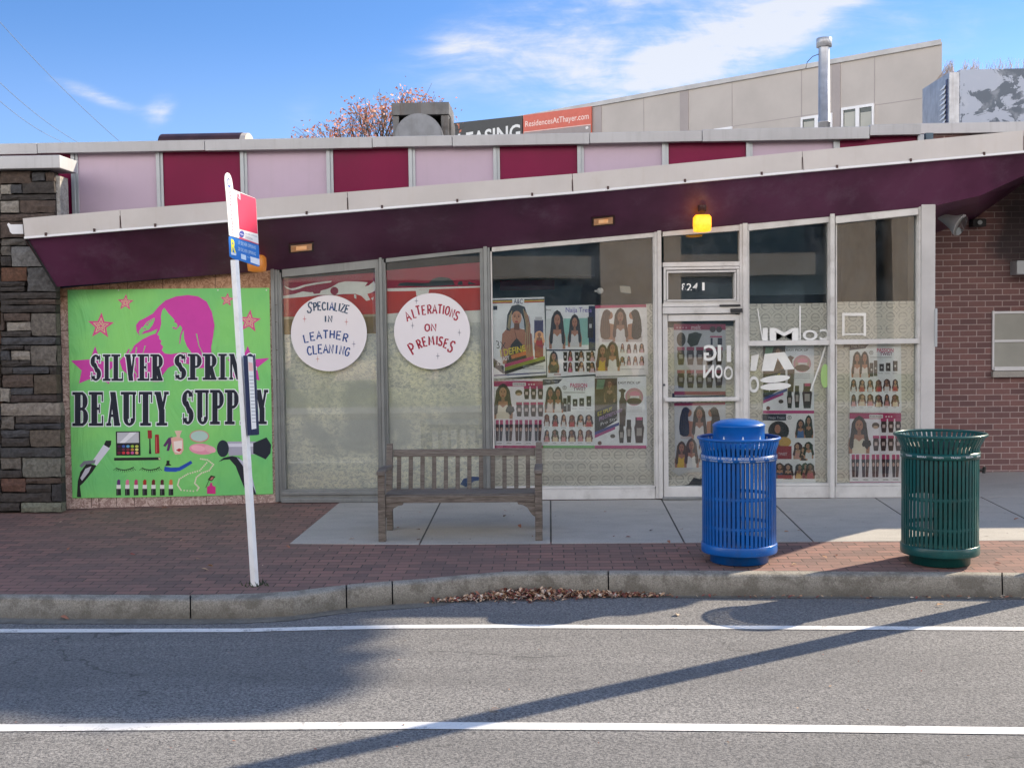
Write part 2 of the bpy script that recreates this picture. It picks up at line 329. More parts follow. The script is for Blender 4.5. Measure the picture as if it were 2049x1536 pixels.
A = dict(
    asphalt=m_asphalt(), pavers=m_pavers(), brick=m_brick(), slab=m_slab(), kerb=m_kerb(), line=m_line(), glass=m_glass(), osb=m_osb(), wood=m_wood(),
    film=m_film_mottled(), rings=m_film_rings(), print=m_attr('printed_ink', .5, .05, 3), paper=m_attr('poster_print', .45, .07, 6),
    stone=m_attr('ledge_stone', .85, .42, 26, .6), leaf=m_attr('dry_leaf', .8, .2, 30), treeleaf=m_attr('autumn_leaf', .7),
    pink=mat('pink_panel', (.51, .395, .49), .42, var=.05, scale=1.1, spec=.5, streak=((.44, .36, .42), .28), dirt=((.42, .34, .38), .18, 2.0)), crimson=mat('crimson_panel', (.19, .002, .046), .4, var=.1, scale=1.2, spec=.22, dirt=((.13, .012, .045), .45, 1.4)),
    trim=mat('aluminium_trim', (.42, .45, .47), .38, .25, .06, 3), cornice=mat('cornice_metal', (.46, .46, .465), .45, .15, .07, 2, streak=((.3, .29, .28), .35)),
    fascia=mat('fascia_metal', (.53, .50, .475), .4, .1, .06, 1.3, streak=((.45, .39, .33), .2), dirt=((.46, .41, .36), .35, 1.6)),
    soffit=mat('purple_soffit', (.092, .026, .064), .42, var=.3, scale=1.1, dirt=((.15, .085, .135), .7, 1.7), spec=.4),
    gray=mat('grey_aluminium', (.25, .265, .265), .4, .45, .1, 4, streak=((.16, .16, .16), .5)), white=mat('white_frame', (.62, .61, .585), .5, .05, .08, 5, dirt=((.33, .31, .28), .45, 4)),
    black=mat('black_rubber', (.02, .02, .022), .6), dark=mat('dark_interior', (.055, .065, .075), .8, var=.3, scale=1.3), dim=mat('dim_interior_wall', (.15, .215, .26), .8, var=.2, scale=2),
    blue=mat('blue_powder_coat', (.0, .095, .37), .4, var=.12, scale=5, spec=.3, coat=.2, dirt=((.05, .07, .12), .35, 7)), green=mat('green_powder_coat', (.006, .074, .072), .35, var=.14, scale=5, spec=.3, coat=.2, dirt=((.05, .06, .055), .35, 7)),
    letter=mat('white_vinyl', (.62, .65, .70), .5, var=.02), postw=mat('white_post', (.9, .9, .89), .4, .05, .03, 6, dirt=((.55, .52, .48), .3, 9)),
    navy=mat('navy_case', (.012, .025, .09), .35, var=.05), beige=mat('beige_cladding', (.47, .43, .39), .8, var=.06, scale=.8, bump=.15, bscale=14), pier=mat('tan_masonry', (.60, .47, .39), .85, var=.08, scale=1.2),
    taupe=mat('taupe_panel', (.36, .32, .305), .8, var=.06, scale=1), wframe=mat('white_window_frame', (.8, .8, .8), .5, var=.03),
    galv=mat('galvanised_steel', (.42, .43, .45), .4, .45, .15, 7, streak=((.25, .22, .2), .4)), rusty=mat('weathered_sheet_metal', (.13, .13, .13), .5, .4, .25, 3, streak=((.09, .06, .045), .8), dirt=((.05, .045, .04), .7, 3.5)),
    brown=mat('dark_brown_metal', (.055, .025, .025), .4, .2, .3, 4), bark=mat('bark', (.08, .06, .05), .9, var=.3, scale=12, bump=.5, bscale=30),
    roof=mat('roof_membrane', (.3, .3, .3), .9), grass=mat('lawn', (.16, .17, .045), .9, var=.45, scale=3.5), hedge=mat('sunny_hedge', (.17, .165, .035), .85, var=.6, scale=7, bump=.9, bscale=9),
    moss=mat('dark_weed',(.03,.05,.02),.9), darkglass=mat('dark_pane',(.03,.05,.05),.15), darkglass2=mat('dark_glazing',(.05,.085,.12),.25),
    cowl=mat('dull_cowl_metal', (.20, .21, .225), .5, .2, .15, 6, streak=((.12, .11, .10), .4)),
    terrain=mat('terrain', (.14, .14, .13), .95), curtain=mat('roller_blind', (.42, .42, .37), .8, var=.08, scale=2), stucco=mat('grey_render', (.50, .49, .475), .8, var=.1, scale=2),
    bulb=m_emit('warm_lamp', (.20, .12, .07), (1, .56, .30), .085), bulb2=m_emit('bright_bulb', (.3, .2, .1), (1, .6, .34), .22), amber=m_emit('amber_jar_lit', (.6, .3, .03), (1, .42, .02), .75), jar=m_emit('amber_jar_dim', (.35, .15, .03), (1, .35, .06), .10),
)

# ------------------------------------------------------------------ flat print: coloured shapes laid a fraction of a millimetre apart on one sheet
_TXT = {}
def text_mesh(s, bold=0.):
    k = (s, bold)
    if k not in _TXT:
        cu = bpy.data.curves.new('t', 'FONT'); cu.body = s; cu.resolution_u = 3; cu.offset = bold; cu.fill_mode = 'FRONT'
        ob = bpy.data.objects.new('t', cu); me = bpy.data.meshes.new_from_object(ob)
        vs = [v.co.to_2d() for v in me.vertices]; fs = [list(p.vertices) for p in me.polygons]
        bpy.data.objects.remove(ob); bpy.data.meshes.remove(me); bpy.data.curves.remove(cu); _TXT[k] = (vs, fs)
    return _TXT[k]
class Canvas:
    def __init__(s, proj, step=.0003): s.proj = proj; s.step = step; s.mb = MB(); s.boxes = []
    def poly(s, pts, col, layer=None):
        us = [p[0] for p in pts]; vs = [p[1] for p in pts]; bb = (min(us), min(vs), max(us), max(vs))
        if layer is None:
            layer = 0
            for b, l in s.boxes:
                if l >= layer and b[0] < bb[2] and bb[0] < b[2] and b[1] < bb[3] and bb[1] < b[3]: layer = l + 1
        s.boxes.append((bb, layer)); c = lin(*col)
        s.mb.add([s.proj(u, v, layer * s.step) for u, v in pts], [tuple(range(len(pts)))], 0, c); return layer
    def rect(s, u0, v0, u1, v1, col): return s.poly([(u0, v0), (u1, v0), (u1, v1), (u0, v1)], col)
    def ell(s, u, v, a, b, col, rot=0, n=20, a0=0, a1=360):
        c, q = math.cos(rad(rot)), math.sin(rad(rot)); pts = []
        k = n if a1 - a0 >= 360 else n + 1
        for i in range(k):
            th = rad(a0 + (a1 - a0) * i / n); x, y = a * math.cos(th), b * math.sin(th); pts.append((u + x * c - y * q, v + x * q + y * c))
        return s.poly(pts, col)
    def stroke(s, pts, w, col, w2=None):
        pts = [Vector(p) for p in pts]; L = []; Rr = []; n = len(pts); w2 = w if w2 is None else w2
        for i, p in enumerate(pts):
            t = (pts[min(i + 1, n - 1)] - pts[max(i - 1, 0)]); t = t.normalized() if t.length else Vector((1, 0))
            k = (w + (w2 - w) * i / max(1, n - 1)) / 2; q = Vector((-t.y, t.x)) * k; L.append(p + q); Rr.append(p - q)
        if n == 2: return s.poly([tuple(p) for p in L + Rr[::-1]], col)
        us = [p.x for p in L + Rr]; vs = [p.y for p in L + Rr]; bb = (min(us), min(vs), max(us), max(vs)); layer = 0
        for b, l in s.boxes:
            if l >= layer and b[0] < bb[2] and bb[0] < b[2] and b[1] < bb[3] and bb[1] < b[3]: layer = l + 1
        s.boxes.append((bb, layer)); c = lin(*col)
        for i in range(n - 1):
            s.mb.add([s.proj(p.x, p.y, layer * s.step) for p in (L[i], L[i + 1], Rr[i + 1], Rr[i])], [(0, 1, 2, 3)], 0, c)
    def star(s, u, v, R, col, rot=0, inner=.42):
        s.poly([(u + (R if i % 2 == 0 else R * inner) * math.sin(rad(rot + 36 * i)), v - (R if i % 2 == 0 else R * inner) * math.cos(rad(rot + 36 * i))) for i in range(10)], col)
    def text(s, txt, quad, col, bold=0., mirror=False):
        """lettering stretched into the quadrilateral TL, TR, BR, BL (or a box u0, v0, u1, v1)"""
        if not isinstance(quad[0], (tuple, list)): u0, v0, u1, v1 = quad; quad = [(u0, v0), (u1, v0), (u1, v1), (u0, v1)]
        vs, fs = text_mesh(txt, bold)
        if not vs: return
        x0, x1 = min(p.x for p in vs), max(p.x for p in vs); y0, y1 = min(p.y for p in vs), max(p.y for p in vs)
        us = [q[0] for q in quad]; vv = [q[1] for q in quad]; bb = (min(us), min(vv), max(us), max(vv)); layer = 0
        for b, l in s.boxes:
            if l >= layer and b[0] < bb[2] and bb[0] < b[2] and b[1] < bb[3] and bb[1] < b[3]: layer = l + 1
        s.boxes.append((bb, layer)); P = []; q = [Vector(k) for k in quad]
        for p in vs:
            a = (p.x - x0) / (x1 - x0 or 1); b = (y1 - p.y) / (y1 - y0 or 1)
            if mirror: a = 1 - a
            k = q[0].lerp(q[1], a).lerp(q[3].lerp(q[2], a), b); P.append(s.proj(k.x, k.y, layer * s.step))
        s.mb.add(P, fs, 0, lin(*col))
    def build(s, name, m, parent=None): return s.mb.build(name, m, parent)
def yproj(Y): return lambda u, v, o: onY(u, v, Y - o)

# ================================================================== THE GROUND
S_ = lambda o, name=None: tag(o, kind='structure')
KB = [(-700, 1187), (0, 1189), (200, 1190), (390, 1190.5), (500, 1188), (586, 1183), (690, 1170.5), (720, 1167.5), (785, 1162.5), (850, 1158), (915, 1151.5), (1006, 1144), (1080, 1141.8), (1217, 1141.5), (1432, 1142), (1700, 1143.5), (1952, 1145), (2049, 1146), (2800, 1151)]
KF = [(-700, 1192), (0, 1195), (200, 1198), (390, 1199), (500, 1198), (586, 1192.5), (690, 1177), (720, 1173.5), (785, 1168.5), (850, 1164), (915, 1157), (1006, 1149), (1080, 1147), (1217, 1147), (1432, 1149.5), (1700, 1150), (1952, 1151), (2049, 1152), (2800, 1157)]
KX = [(-700, 1240), (0, 1241), (200, 1241), (390, 1241), (500, 1238.5), (586, 1232.5), (690, 1219), (720, 1215), (785, 1209), (850, 1203.5), (915, 1197), (1006, 1189.5), (1080, 1187), (1217, 1186.5), (1432, 1188.5), (1700, 1190), (1952, 1193), (2049, 1195), (2800, 1201)]
def samp(L, u):
    for a, b in zip(L, L[1:]):
        if a[0] <= u <= b[0]: k = (u - a[0]) / (b[0] - a[0]); return a[1] + (b[1] - a[1]) * k
def kerb_at(u):
    b, f = onG(u, samp(KB, u)), onG(u, samp(KF, u)); x = onR(u, samp(KX, u), ZR - .01)
    x.x = f.x + .002; x.y = min(f.y - .012, max(x.y, f.y - .05)) if True else x.y
    return b, f, x
uu = [-700, -350, -100, 0, 100, 200, 300, 390, 450, 500, 540, 586, 640, 690, 720, 750, 785, 820, 850, 880, 915, 960, 1006, 1040, 1080, 1150, 1217, 1330, 1432, 1527, 1700, 1850, 1952, 2005, 2049, 2300, 2800]
mb = MB(); gaps = [381, 693, 785, 1217, 2005]
edges = sorted(set(uu + gaps)); row = []
cuts = [-700] + gaps + [2800]
for a, b in zip(cuts, cuts[1:]):
    g = 1.5; us = [a + g] + [u for u in edges if a + g + 3 < u < b - g - 3] + [b - g]; ring = []
    for u in us:
        B, Fp, X = kerb_at(u); d = (Fp - B); d.z = 0
        prof = [Vector((B.x, B.y, ZR - .1)), B + Vector((0, 0, .004)), Fp - d.normalized() * .028 + Vector((0, 0, .004)), Fp - d.normalized() * .012 + Vector((0, 0, -.002)), Fp + Vector((0, 0, -.012)), Fp + Vector((0, -.004, -.03)), X, Vector((X.x, X.y, ZR - .1))]
        ring.append(prof)
    n = len(ring[0]); vs = [p for r in ring for p in r]
    mb.add(vs, [(i * n + k, i * n + (k + 1) % n, (i + 1) * n + (k + 1) % n, (i + 1) * n + k) for i in range(len(ring) - 1) for k in range(n)] + [tuple(range(n)), tuple(range(len(vs) - n, len(vs)))], smooth=False)
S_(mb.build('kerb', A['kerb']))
mb = MB(); us = edges; bk = [kerb_at(u)[0] for u in us]                        # dark filler seen in the kerb joints
for u in gaps:
    B, Fp, X = kerb_at(u); w = .02
    mb.prism([B + Vector((-w, 0, -.02)), B + Vector((w, 0, -.02)), Fp + Vector((w, .03, -.03)), Fp + Vector((-w, .03, -.03))], (0, 0, -.2))
S_(mb.build('kerb_joint', A['black']))
mb = MB()                                                                          # brick pavement
front = [Vector((-30, bk[0].y, gz(bk[0].y)))] + bk + [Vector((30, bk[-1].y, gz(bk[-1].y)))]
for a, b in zip(front, front[1:]):
    mb.add([a, b, Vector((b.x, 20, gz(20))), Vector((a.x, 20, gz(20)))], [(0, 1, 2, 3)])
S_(mb.build('brick_pavement', A['pavers']))
mb = MB(); x0, x1 = -40, 40
mb.add([(-60, -3.2, ZR), (60, -3.2, ZR), (60, 12, ZR), (-60, 12, ZR)], [(0, 1, 2, 3)]); S_(mb.build('road', A['asphalt']))
mb = MB(); mb.add([(-900, -900, -.42), (900, -900, -.42), (900, 900, -.42), (-900, 900, -.42)], [(0, 1, 2, 3)]); S_(mb.build('terrain', A['terrain']))
mb = MB(); gl = []                                                                 # gutter strip along the kerb
for u in edges:
    X = kerb_at(u)[2]; gl.append((Vector((X.x, X.y + .02, ZR + .004)), Vector((X.x, X.y - (.15 if u < 900 else .07), ZR + .004))))
for (a, b), (c, d) in zip(gl, gl[1:]): mb.add([a, b, d, c], [(0, 1, 2, 3)])
S_(mb.build('gutter', A['kerb']))
def stripe(pts, th):
    mb = MB(); q = []
    for u, v in pts: q.append((onR(u, v - th / 2, ZR + .005), onR(u, v + th / 2, ZR + .005)))
    for (a, b), (c, d) in zip(q, q[1:]): mb.add([a, b, d, c], [(0, 1, 2, 3)])
    return mb
S_(stripe([(-900, 1262), (0, 1261), (250, 1260.6), (488, 1260), (640, 1256), (800, 1252.8), (1020, 1252), (1250, 1253), (1650, 1255), (2049, 1257), (3000, 1264)], 7).build('road_marking', A['line']))
S_(stripe([(-900, 1463), (0, 1455), (400, 1452), (800, 1450), (1250, 1452.5), (1650, 1456.5), (2049, 1461), (3000, 1475)], 14).build('road_marking', A['line']))
# concrete slabs in front of the shop, with open joints
mb = MB(); lift = .004
def G(u, v): p = onG(u, v); return Vector((p.x, p.y, gz(p.y) + lift))
JT = [(700, 580), (880, 840), (1102, 1102), (1328, 1370.5), (1551, 1629), (1775, 1884), (2000, 2140), (2230, 2400)]       # joint columns: u at the back, u at the front edge
backy = onG(1102, 1001).y - .01; fronty = onG(1102, 1087.5).y
L0 = onG(580, 1087.5); Lb = onG(676, 1009)
xs = [None] + [0.5 * (onG(a, 1008).x + onG(b, 1087).x) for a, b in JT[1:]]
for i in range(len(xs) - 1):
    g = .008; xr = xs[i + 1] - g
    if i == 0: P = [(L0.x, L0.y), (xr, fronty), (xr, backy), (Lb.x, backy)]
    else: P = [(xs[i] + g, fronty), (xr, fronty), (xr, backy), (xs[i] + g, backy)]
    mb.prism([Vector((x, y, gz(y) + lift)) for x, y in P], (0, 0, -.06))
mb.prism([Vector((x, y, gz(y) + lift)) for x, y in [(4.02, backy + .012), (12, backy + .012), (12, 15.2), (4.02, 15.2)]], (0, 0, -.06))
S_(mb.build('concrete_path', A['slab'], bevel=.004))
mb = MB(); mb.prism([Vector((x, y, gz(y) + .0015)) for x, y in [(L0.x + .12, L0.y + .01), (12, fronty + .01), (12, backy), (Lb.x + .02, backy)]], (0, 0, -.02)); S_(mb.build('path_joint', A['black']))

# ================================================================== THE SHOP
YB = YF + .10                                                                      # upper wall plane
shop = empty('shop_building', (0, YF, 0), 'low shop with pink and crimson panelled upper wall over a glazed storefront', 'building')
HEAD = [(-60, 590), (110, 574), (545, 541), (556, 538.5), (760, 518.5), (968, 496), (1310, 465), (1483, 452), (1664, 433), (1840, 415), (1872, 411.5)]
def head(u): return samp(HEAD, u)
def frame_poly(mb, pts, Y0, Y1, mi=0):
    mb.prism([onY(u, v, Y0) for u, v in pts], (0, Y1 - Y0, 0), mi)
PX = [-24, 151, 321, 489, 661, 825, 994, 1162, 1331, 1499, 1673, 1841]
def ztop(u): return onY(u, 296 - .022 * u, YB).z
for i in range(len(PX) - 1):
    a, b = onY(PX[i], 350, YB).x, onY(PX[i + 1], 350, YB).x; pk = i % 2 == 1
    mb = MB().box(a, b, YB, YB + .06, onY((PX[i] + PX[i + 1]) / 2, head(PX[i + 1]) - 14, YB).z, 4.0); o = mb.build('pink_panel' if pk else 'crimson_panel', A['pink' if pk else 'crimson'], shop)
mb = MB()
for u in PX[1:]:
    x = onY(u, 350, YB).x; o = MB().box(x - .037, x + .004, YB - .035, YB - .002, onY(u, head(u) - 14, YB).z, 3.98).box(x + .004, x + .037, YB - .018, YB - .002, onY(u, head(u) - 14, YB).z, 3.98).build('panel_trim', A['trim'], shop, .004)
# roof edge in lengths with lap joints
cx = [onY(u, 290, YB - .1).x for u in (-500, 75, 410, 745, 905, 1180, 1405, 1740, 1843)]
zc = lambda x: 3.795 * 1.0667 + .0
for i in range(len(cx) - 1):
    a, b = cx[i] + .003, cx[i + 1] - .003; zb = zc(0) - (.115 if i % 2 else .12); zt = zc(0) + (.012 if i == 6 else 0)
    P = [(YB - .11, zb), (YB - .115, zt), (YB + .25, zt + .01), (YB + .25, zb + .05), (YB + .0, zb + .05), (YB - .0, zb)]
    dz = (.03 if i == 7 else 0)
    mb = MB(); mb.prism([Vector((a, y, z + dz)) for y, z in P], (b - a, 0, 0)); mb.build('roof_edge', A['cornice'], shop, .006)
mb = MB(); mb.box(-14, onY(1841, 300, YB).x, YB + .06, 24, 3.75, 3.96); mb.build('roof', A['roof'], shop)
# walls and rooms behind the glass
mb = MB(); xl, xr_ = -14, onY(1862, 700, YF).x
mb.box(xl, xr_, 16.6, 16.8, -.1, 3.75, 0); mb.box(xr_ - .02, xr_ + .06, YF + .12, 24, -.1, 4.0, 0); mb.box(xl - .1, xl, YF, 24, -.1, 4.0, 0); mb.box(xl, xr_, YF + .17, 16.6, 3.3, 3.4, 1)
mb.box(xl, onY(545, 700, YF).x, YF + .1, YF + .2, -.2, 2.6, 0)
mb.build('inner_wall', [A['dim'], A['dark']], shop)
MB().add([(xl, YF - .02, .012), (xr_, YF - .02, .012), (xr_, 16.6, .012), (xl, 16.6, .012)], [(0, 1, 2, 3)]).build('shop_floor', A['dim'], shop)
MB().bar(985, 505, 1190, 552, YF + 1.3, YF + 1.5, 0).build('hanging_bulkhead', A['dim'], shop); MB().bar(1497, 510, 1660, 590, YF + 1.6, YF + 1.8, 0).build('hanging_bulkhead', A['dim'], shop); MB().bar(1000, 560, 1110, 580, YF + 1.9, YF + 2.1, 0).build('red_shelf', A['crimson'], shop)

YM, YG = YF - .06, YF + .02                                                        # mullion face, glass
def window(us, vtop, vbot, m, sill, cross=(), headth=10, label=None, glass_v=None):
    w = empty('window', onY((us[0] + us[1]) / 2, vbot, YF), parent=shop)
    if label: w['label'] = label
    a, b = us; mb = MB(); e = 3
    frame_poly(mb, [(a, head(a) - 6), (b, head(b) - 6), (b, head(b) + headth), (a, head(a) + headth)], YM + .012, YG + .05)
    mb.bar(a, vbot - 5, b, vbot, YM + .014, YG + .05)
    for (v0, v1) in cross: mb.bar(a - 2, v0, b + 1, v1, YM - .012, YG + .045)
    mb.bar(a, head(a) + 8, a + 3, vbot - 5, YM + .02, YG + .04); mb.bar(b - 3, head(b) + 8, b, vbot - 5, YM + .02, YG + .04)
    mb.build('frame', m, w, .003)
    g = MB(); frame_poly(g, [(a + 2, head(a) + 6), (b - 2, head(b) + 6), (b - 2, vbot - 3), (a + 2, vbot - 3)], YG, YG + .006); g.build('pane', A['glass'], w)
    s = MB()
    for (v0, v1, out) in sill: s.bar(a - 1, v0, b + 1, v1, YM - out, YG + .05)
    s.build('sill', m, w, .004)
    return w
def mull(u0, u1, v0, v1, m, steps=None, Y=YM):
    mb = MB(); vt = head((u0 + u1) / 2) - 5 if v0 is None else v0
    if steps:
        for (a, b, out) in steps: mb.bar(a, vt, b, v1, Y - out, YG + .055)
    else: mb.bar(u0, vt, u1, v1, Y, YG + .055)
    return mb.build('mullion', m, shop, .003)
mull(545, 563, None, 1004, A['gray'], [(546, 553, .02), (553.4, 559, .0), (559.3, 564, -.02)])
mull(757, 770, None, 1002, A['gray'], [(757, 762, -.01), (762.3, 768, .015), (768.3, 772, -.02)])
mull(966, 984, None, 1002, A['gray'], [(966, 970, -.01), (970.3, 978, .015), (978.3, 983, -.005)])
mull(1311, 1326, None, 997, A['white'], [(1311, 1316.5, 0.), (1317, 1325, .012)])
mull(1481, 1497, None, 996, A['white'], [(1481, 1487, .0), (1487.3, 1497, .012)])
mull(1661, 1672, None, 996, A['white'], [(1661.5, 1670.5, .03)])
mull(1838, 1843, None, 996, A['white'], [(1837.5, 1842, .0)])
mb = MB(); mb.bar(1843, 409, 1871, 996, YM - .02, YF + .4); mb.build('corner_post', A['stucco'], shop, .006)
mb = MB(); mb.bar(1870.5, 617, 1876, 694, YM - .03, YM + .05); tag(mb.build('conduit_cover', A['trim'], None, .006), 'slim pale grey metal cover strip on the corner post beside the brick wall', 'cover strip')
w1 = window((564, 757), 0, 984, A['gray'], [(984, 990, .02), (990.5, 997, .0), (997.5, 1005, .04)], headth=17)
w2 = window((772, 966), 0, 982, A['gray'], [(982, 988, .02), (988.5, 995, .0), (995.5, 1003, .04)], headth=8)
w3 = window((984, 1311), 0, 978, A['white'], [(978.5, 999, -.012)], headth=9)
w4 = window((1497, 1661), 0, 972, A['white'], [(972.5, 996, -.012)], [(681, 691)], headth=11)
w5 = window((1672, 1838), 0, 972, A['white'], [(972.5, 995, -.012)], [(678.5, 688)], headth=15)
mb = MB(); frame_poly(mb, [(1672, head(1672) + 2), (1838, head(1838) + 1), (1838, head(1838) + 14), (1672, head(1672) + 15)], YM - .03, YM); mb.build('head_blind', A['white'], w5, .004)
# entrance: two fixed lights over the door
tr = empty('transom_window', onY(1403, 540, YF), parent=shop); mb = MB()
a, b = 1326, 1481
frame_poly(mb, [(a, head(a) - 6), (b, head(b) - 6), (b, head(b) + 9), (a, head(a) + 9)], YM + .012, YG + .05)
mb.bar(a, 524, b, 533, YM + .005, YG + .05); mb.bar(a, 606, b, 613, YM + .005, YG + .05); mb.bar(a, 614, b, 627, YM - .02, YG + .05)
for (u0, v0, u1, v1, out) in ((1328, 534, 1480, 539, 0.), (1328, 602, 1480, 606, 0.), (1328, 539, 1333, 602, 0.), (1474, 539, 1480, 602, 0.), (1334, 541, 1473, 545, .02), (1334, 599, 1473, 602, .02), (1334, 545, 1337, 599, .02), (1470, 545, 1473, 599, .02)):
    mb.bar(u0, v0, u1, v1, YM - out, YG + .05)
mb.build('frame', A['white'], tr, .003)
g = MB(); frame_poly(g, [(a + 2, head(a) + 6), (b - 2, head(b) + 6), (b - 2, 526), (a + 2, 526)], YG, YG + .006); g.bar(1336, 544, 1471, 600, YG, YG + .006); g.build('pane', A['glass'], tr)
c = Canvas(yproj(YG - .002))
for (ch, q) in (('8', (1364, 567, 1372, 581)), ('2', (1374, 567, 1384, 581)), ('4', (1386, 566, 1397, 581)), ('1', (1405, 565, 1410, 581))):
    c.text(ch, q, (240, 240, 236), .012)
for q in (((1371, 566), (1375, 566), (1370, 582), (1366, 582)), ((1383, 574), (1386, 574), (1380, 583), (1377, 583)), ((1398, 566), (1402, 566), (1394, 583), (1391, 583))): c.poly(q, (38, 50, 60))
c.build('house_number', A['paper'], tr)
MB().bar(1331, 541, 1476, 604, YG + .09, YG + .1).build('backing_board', A['dark'], tr)
door = empty('door', onY(1403, 996, YF), 'glazed white aluminium shop door', parent=shop); door.pop('label', None); mb = MB()
for (u0, v0, u1, v1) in ((1327, 629, 1337, 996), (1472, 629, 1481, 996), (1337.2, 629, 1471.8, 642), (1337.2, 973, 1471.8, 994)): mb.bar(u0, v0, u1, v1, YM + .01, YG + .05)
mb.build('frame', A['white'], door, .004)
MB().bar(1330, 795, 1480, 803, YM - .04, YM + .008).build('push_bar', A['white'], door, .01)
MB().bar(1336, 641, 1473, 974, YG, YG + .006).build('pane', A['glass'], door)
MB().bar(1326, 994.5, 1481, 999, YM - .05, YG + .06).build('threshold', A['gray'], door, .004)
mb = MB(); mb.bar(1327, 768, 1331, 772, YM - .0, YM + .009); mb.build('lock', A['dark'], door)
mb = MB(); mb.bar(1440, 609, 1482, 613, YM - .045, YM - .022); mb.bar(1462, 617, 1486, 625, YM - .05, YM - .022); mb.build('door_closer', A['black'], door, .006)
# films stuck inside the panes
YI = YG + .012
def film(poly, m, par, Y=YI + .02):
    mb = MB(); frame_poly(mb, poly, Y, Y + .001); return mb.build('window_film', m, par)
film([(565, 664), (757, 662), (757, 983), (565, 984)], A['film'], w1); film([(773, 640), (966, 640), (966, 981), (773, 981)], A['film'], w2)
film([(985, 758), (1292, 752), (1292, 608), (1311, 607), (1311, 978), (985, 978)], A['rings'], w3)
film([(1497, 608), (1661, 606), (1661, 972), (1497, 972)], A['rings'], w4); film([(1672, 604), (1838, 602), (1838, 971), (1672, 971)], A['rings'], w5)
film([(1334, 655), (1475, 652), (1475, 974), (1440, 974), (1436, 958), (1420, 950), (1400, 958), (1388, 955), (1378, 968), (1360, 972), (1334, 974)], A['rings'], door)
# painted bands and torn remnants in the two left windows
c = Canvas(yproj(YI + .016)); R_, RED, OLV, WH = (158, 16, 58), (206, 54, 32), (150, 122, 62), (246, 246, 240)
c.poly([(565, 558), (757, 545), (757, 590), (565, 598)], R_); c.poly([(565, 597), (757, 586), (757, 632), (565, 637)], RED); c.poly([(565, 634), (757, 628), (757, 634), (565, 639)], (190, 176, 138)); c.poly([(565, 639), (757, 633), (757, 667), (565, 669)], OLV)
for q in ([(568, 571), (580, 577), (590, 576), (608, 570), (628, 566), (650, 563), (664, 562), (662, 565), (634, 569), (612, 573), (598, 578), (585, 581), (573, 577)],
          [(567, 592), (590, 588), (606, 583), (622, 585), (640, 582), (655, 578), (664, 574), (677, 566), (690, 563), (712, 563), (727, 564), (736, 565), (730, 573), (738, 571), (748, 562), (752, 570), (750, 582), (742, 586), (735, 588), (741, 600), (733, 602), (723, 592), (712, 588), (690, 588), (670, 590), (640, 590), (610, 594), (567, 597)],
          [(708, 589), (713, 590), (713, 598), (709, 596)], [(742, 597), (748, 594), (746, 601)]): c.poly(q, WH)
c.ell(669, 582, 8, 8, R_); c.poly([(625, 583), (643, 579), (640, 587), (628, 588)], R_)
c.build('painted_band', A['paper'], w1)
c = Canvas(yproj(YI + .016))
c.poly([(773, 541), (966, 524), (966, 572), (773, 577)], R_); c.poly([(773, 582), (966, 572), (966, 621), (773, 630)], RED)
for q in ([(775, 577), (966, 572), (966, 575), (775, 582)], [(776, 579), (838, 578), (838, 592), (833, 592), (832, 582), (776, 583)], [(838, 580), (859, 579), (856, 592), (838, 592)], [(773, 628), (798, 626), (798, 646), (773, 646)], [(930, 622), (966, 620), (966, 645), (940, 645)]): c.poly(q, WH)
for q in ([(795, 572), (800, 566), (815, 565), (840, 566), (858, 566), (866, 558), (880, 554), (898, 556), (907, 562), (910, 570), (860, 573)], [(915, 570), (918, 563), (925, 562), (926, 570)], [(936, 569), (938, 563), (945, 566), (955, 569)]): c.poly(q, (42, 56, 62))
c.build('painted_band', A['paper'], w2)
c = Canvas(yproj(YI + .017)); c.poly([(921, 968), (928, 957), (945, 953), (963, 954), (963, 960), (948, 962), (940, 970), (932, 974)], (35, 85, 150)); c.build('blue_tape', A['paper'], w2)
# mirrored lettering left on the inside of the panes
W_ = (225, 226, 222)
def stuck(par, fn):
    c = Canvas(yproj(YG - .001)); fn(c); c.build('letter', A['paper'], par)
for ch, q, mi in (('G', (1408, 690, 1434, 722), 1), ('I', (1436, 690, 1443, 722), 1), ('I', (1454, 691, 1463, 724), 1), ('N', (1407, 730, 1429, 756), 1), ('O', (1430, 730, 1446, 757), 0), ('O', (1448, 732, 1467, 760), 0)): stuck(door, lambda c: c.text(ch, q, W_, .02, bool(mi)))
for ch, q, mi in (('I', (1526, 656, 1536, 681), 1), ('M', (1540, 656, 1598, 681), 1), ('O', (1606, 660, 1636, 681), 0), ('C', (1640, 658, 1660, 681), 1)): stuck(w4, lambda c: c.text(ch, q, W_, .03, bool(mi)))
stuck(w4, lambda c: c.poly([(1503, 712), (1519, 708), (1513, 742), (1501, 742)], W_)); stuck(w4, lambda c: c.poly([(1530, 708), (1570, 704), (1590, 738), (1570, 740), (1556, 716), (1548, 742), (1524, 742)], W_))
stuck(w4, lambda c: c.text('O', (1498, 752, 1519, 786), W_, .03)); stuck(w4, lambda c: c.ell(1651, 752, 9, 24, (168, 205, 130))); stuck(w4, lambda c: c.ell(1551, 758, 30, 7, W_, -6)); stuck(w4, lambda c: c.ell(1552, 773, 31, 7, W_, -4))
def strip_(p_, w_): c = Canvas(yproj(YG - .0012)); c.stroke(p_, w_, W_); c.build('tape_strip', A['paper'], w4)
strip_([(1652, 692), (1640, 730), (1622, 782)], 3); strip_([(1601, 612), (1601, 680)], 3); strip_([(1516, 618), (1526, 680)], 2)
c = Canvas(yproj(YG - .001))
for q in ((1685, 626, 1733, 632), (1685, 632, 1690, 672), (1728, 632, 1733, 672)): c.rect(*q, (228, 226, 218))
c.rect(1688, 667, 1730, 670, (228, 226, 218)); c.build('window_decal', A['paper'], w5)

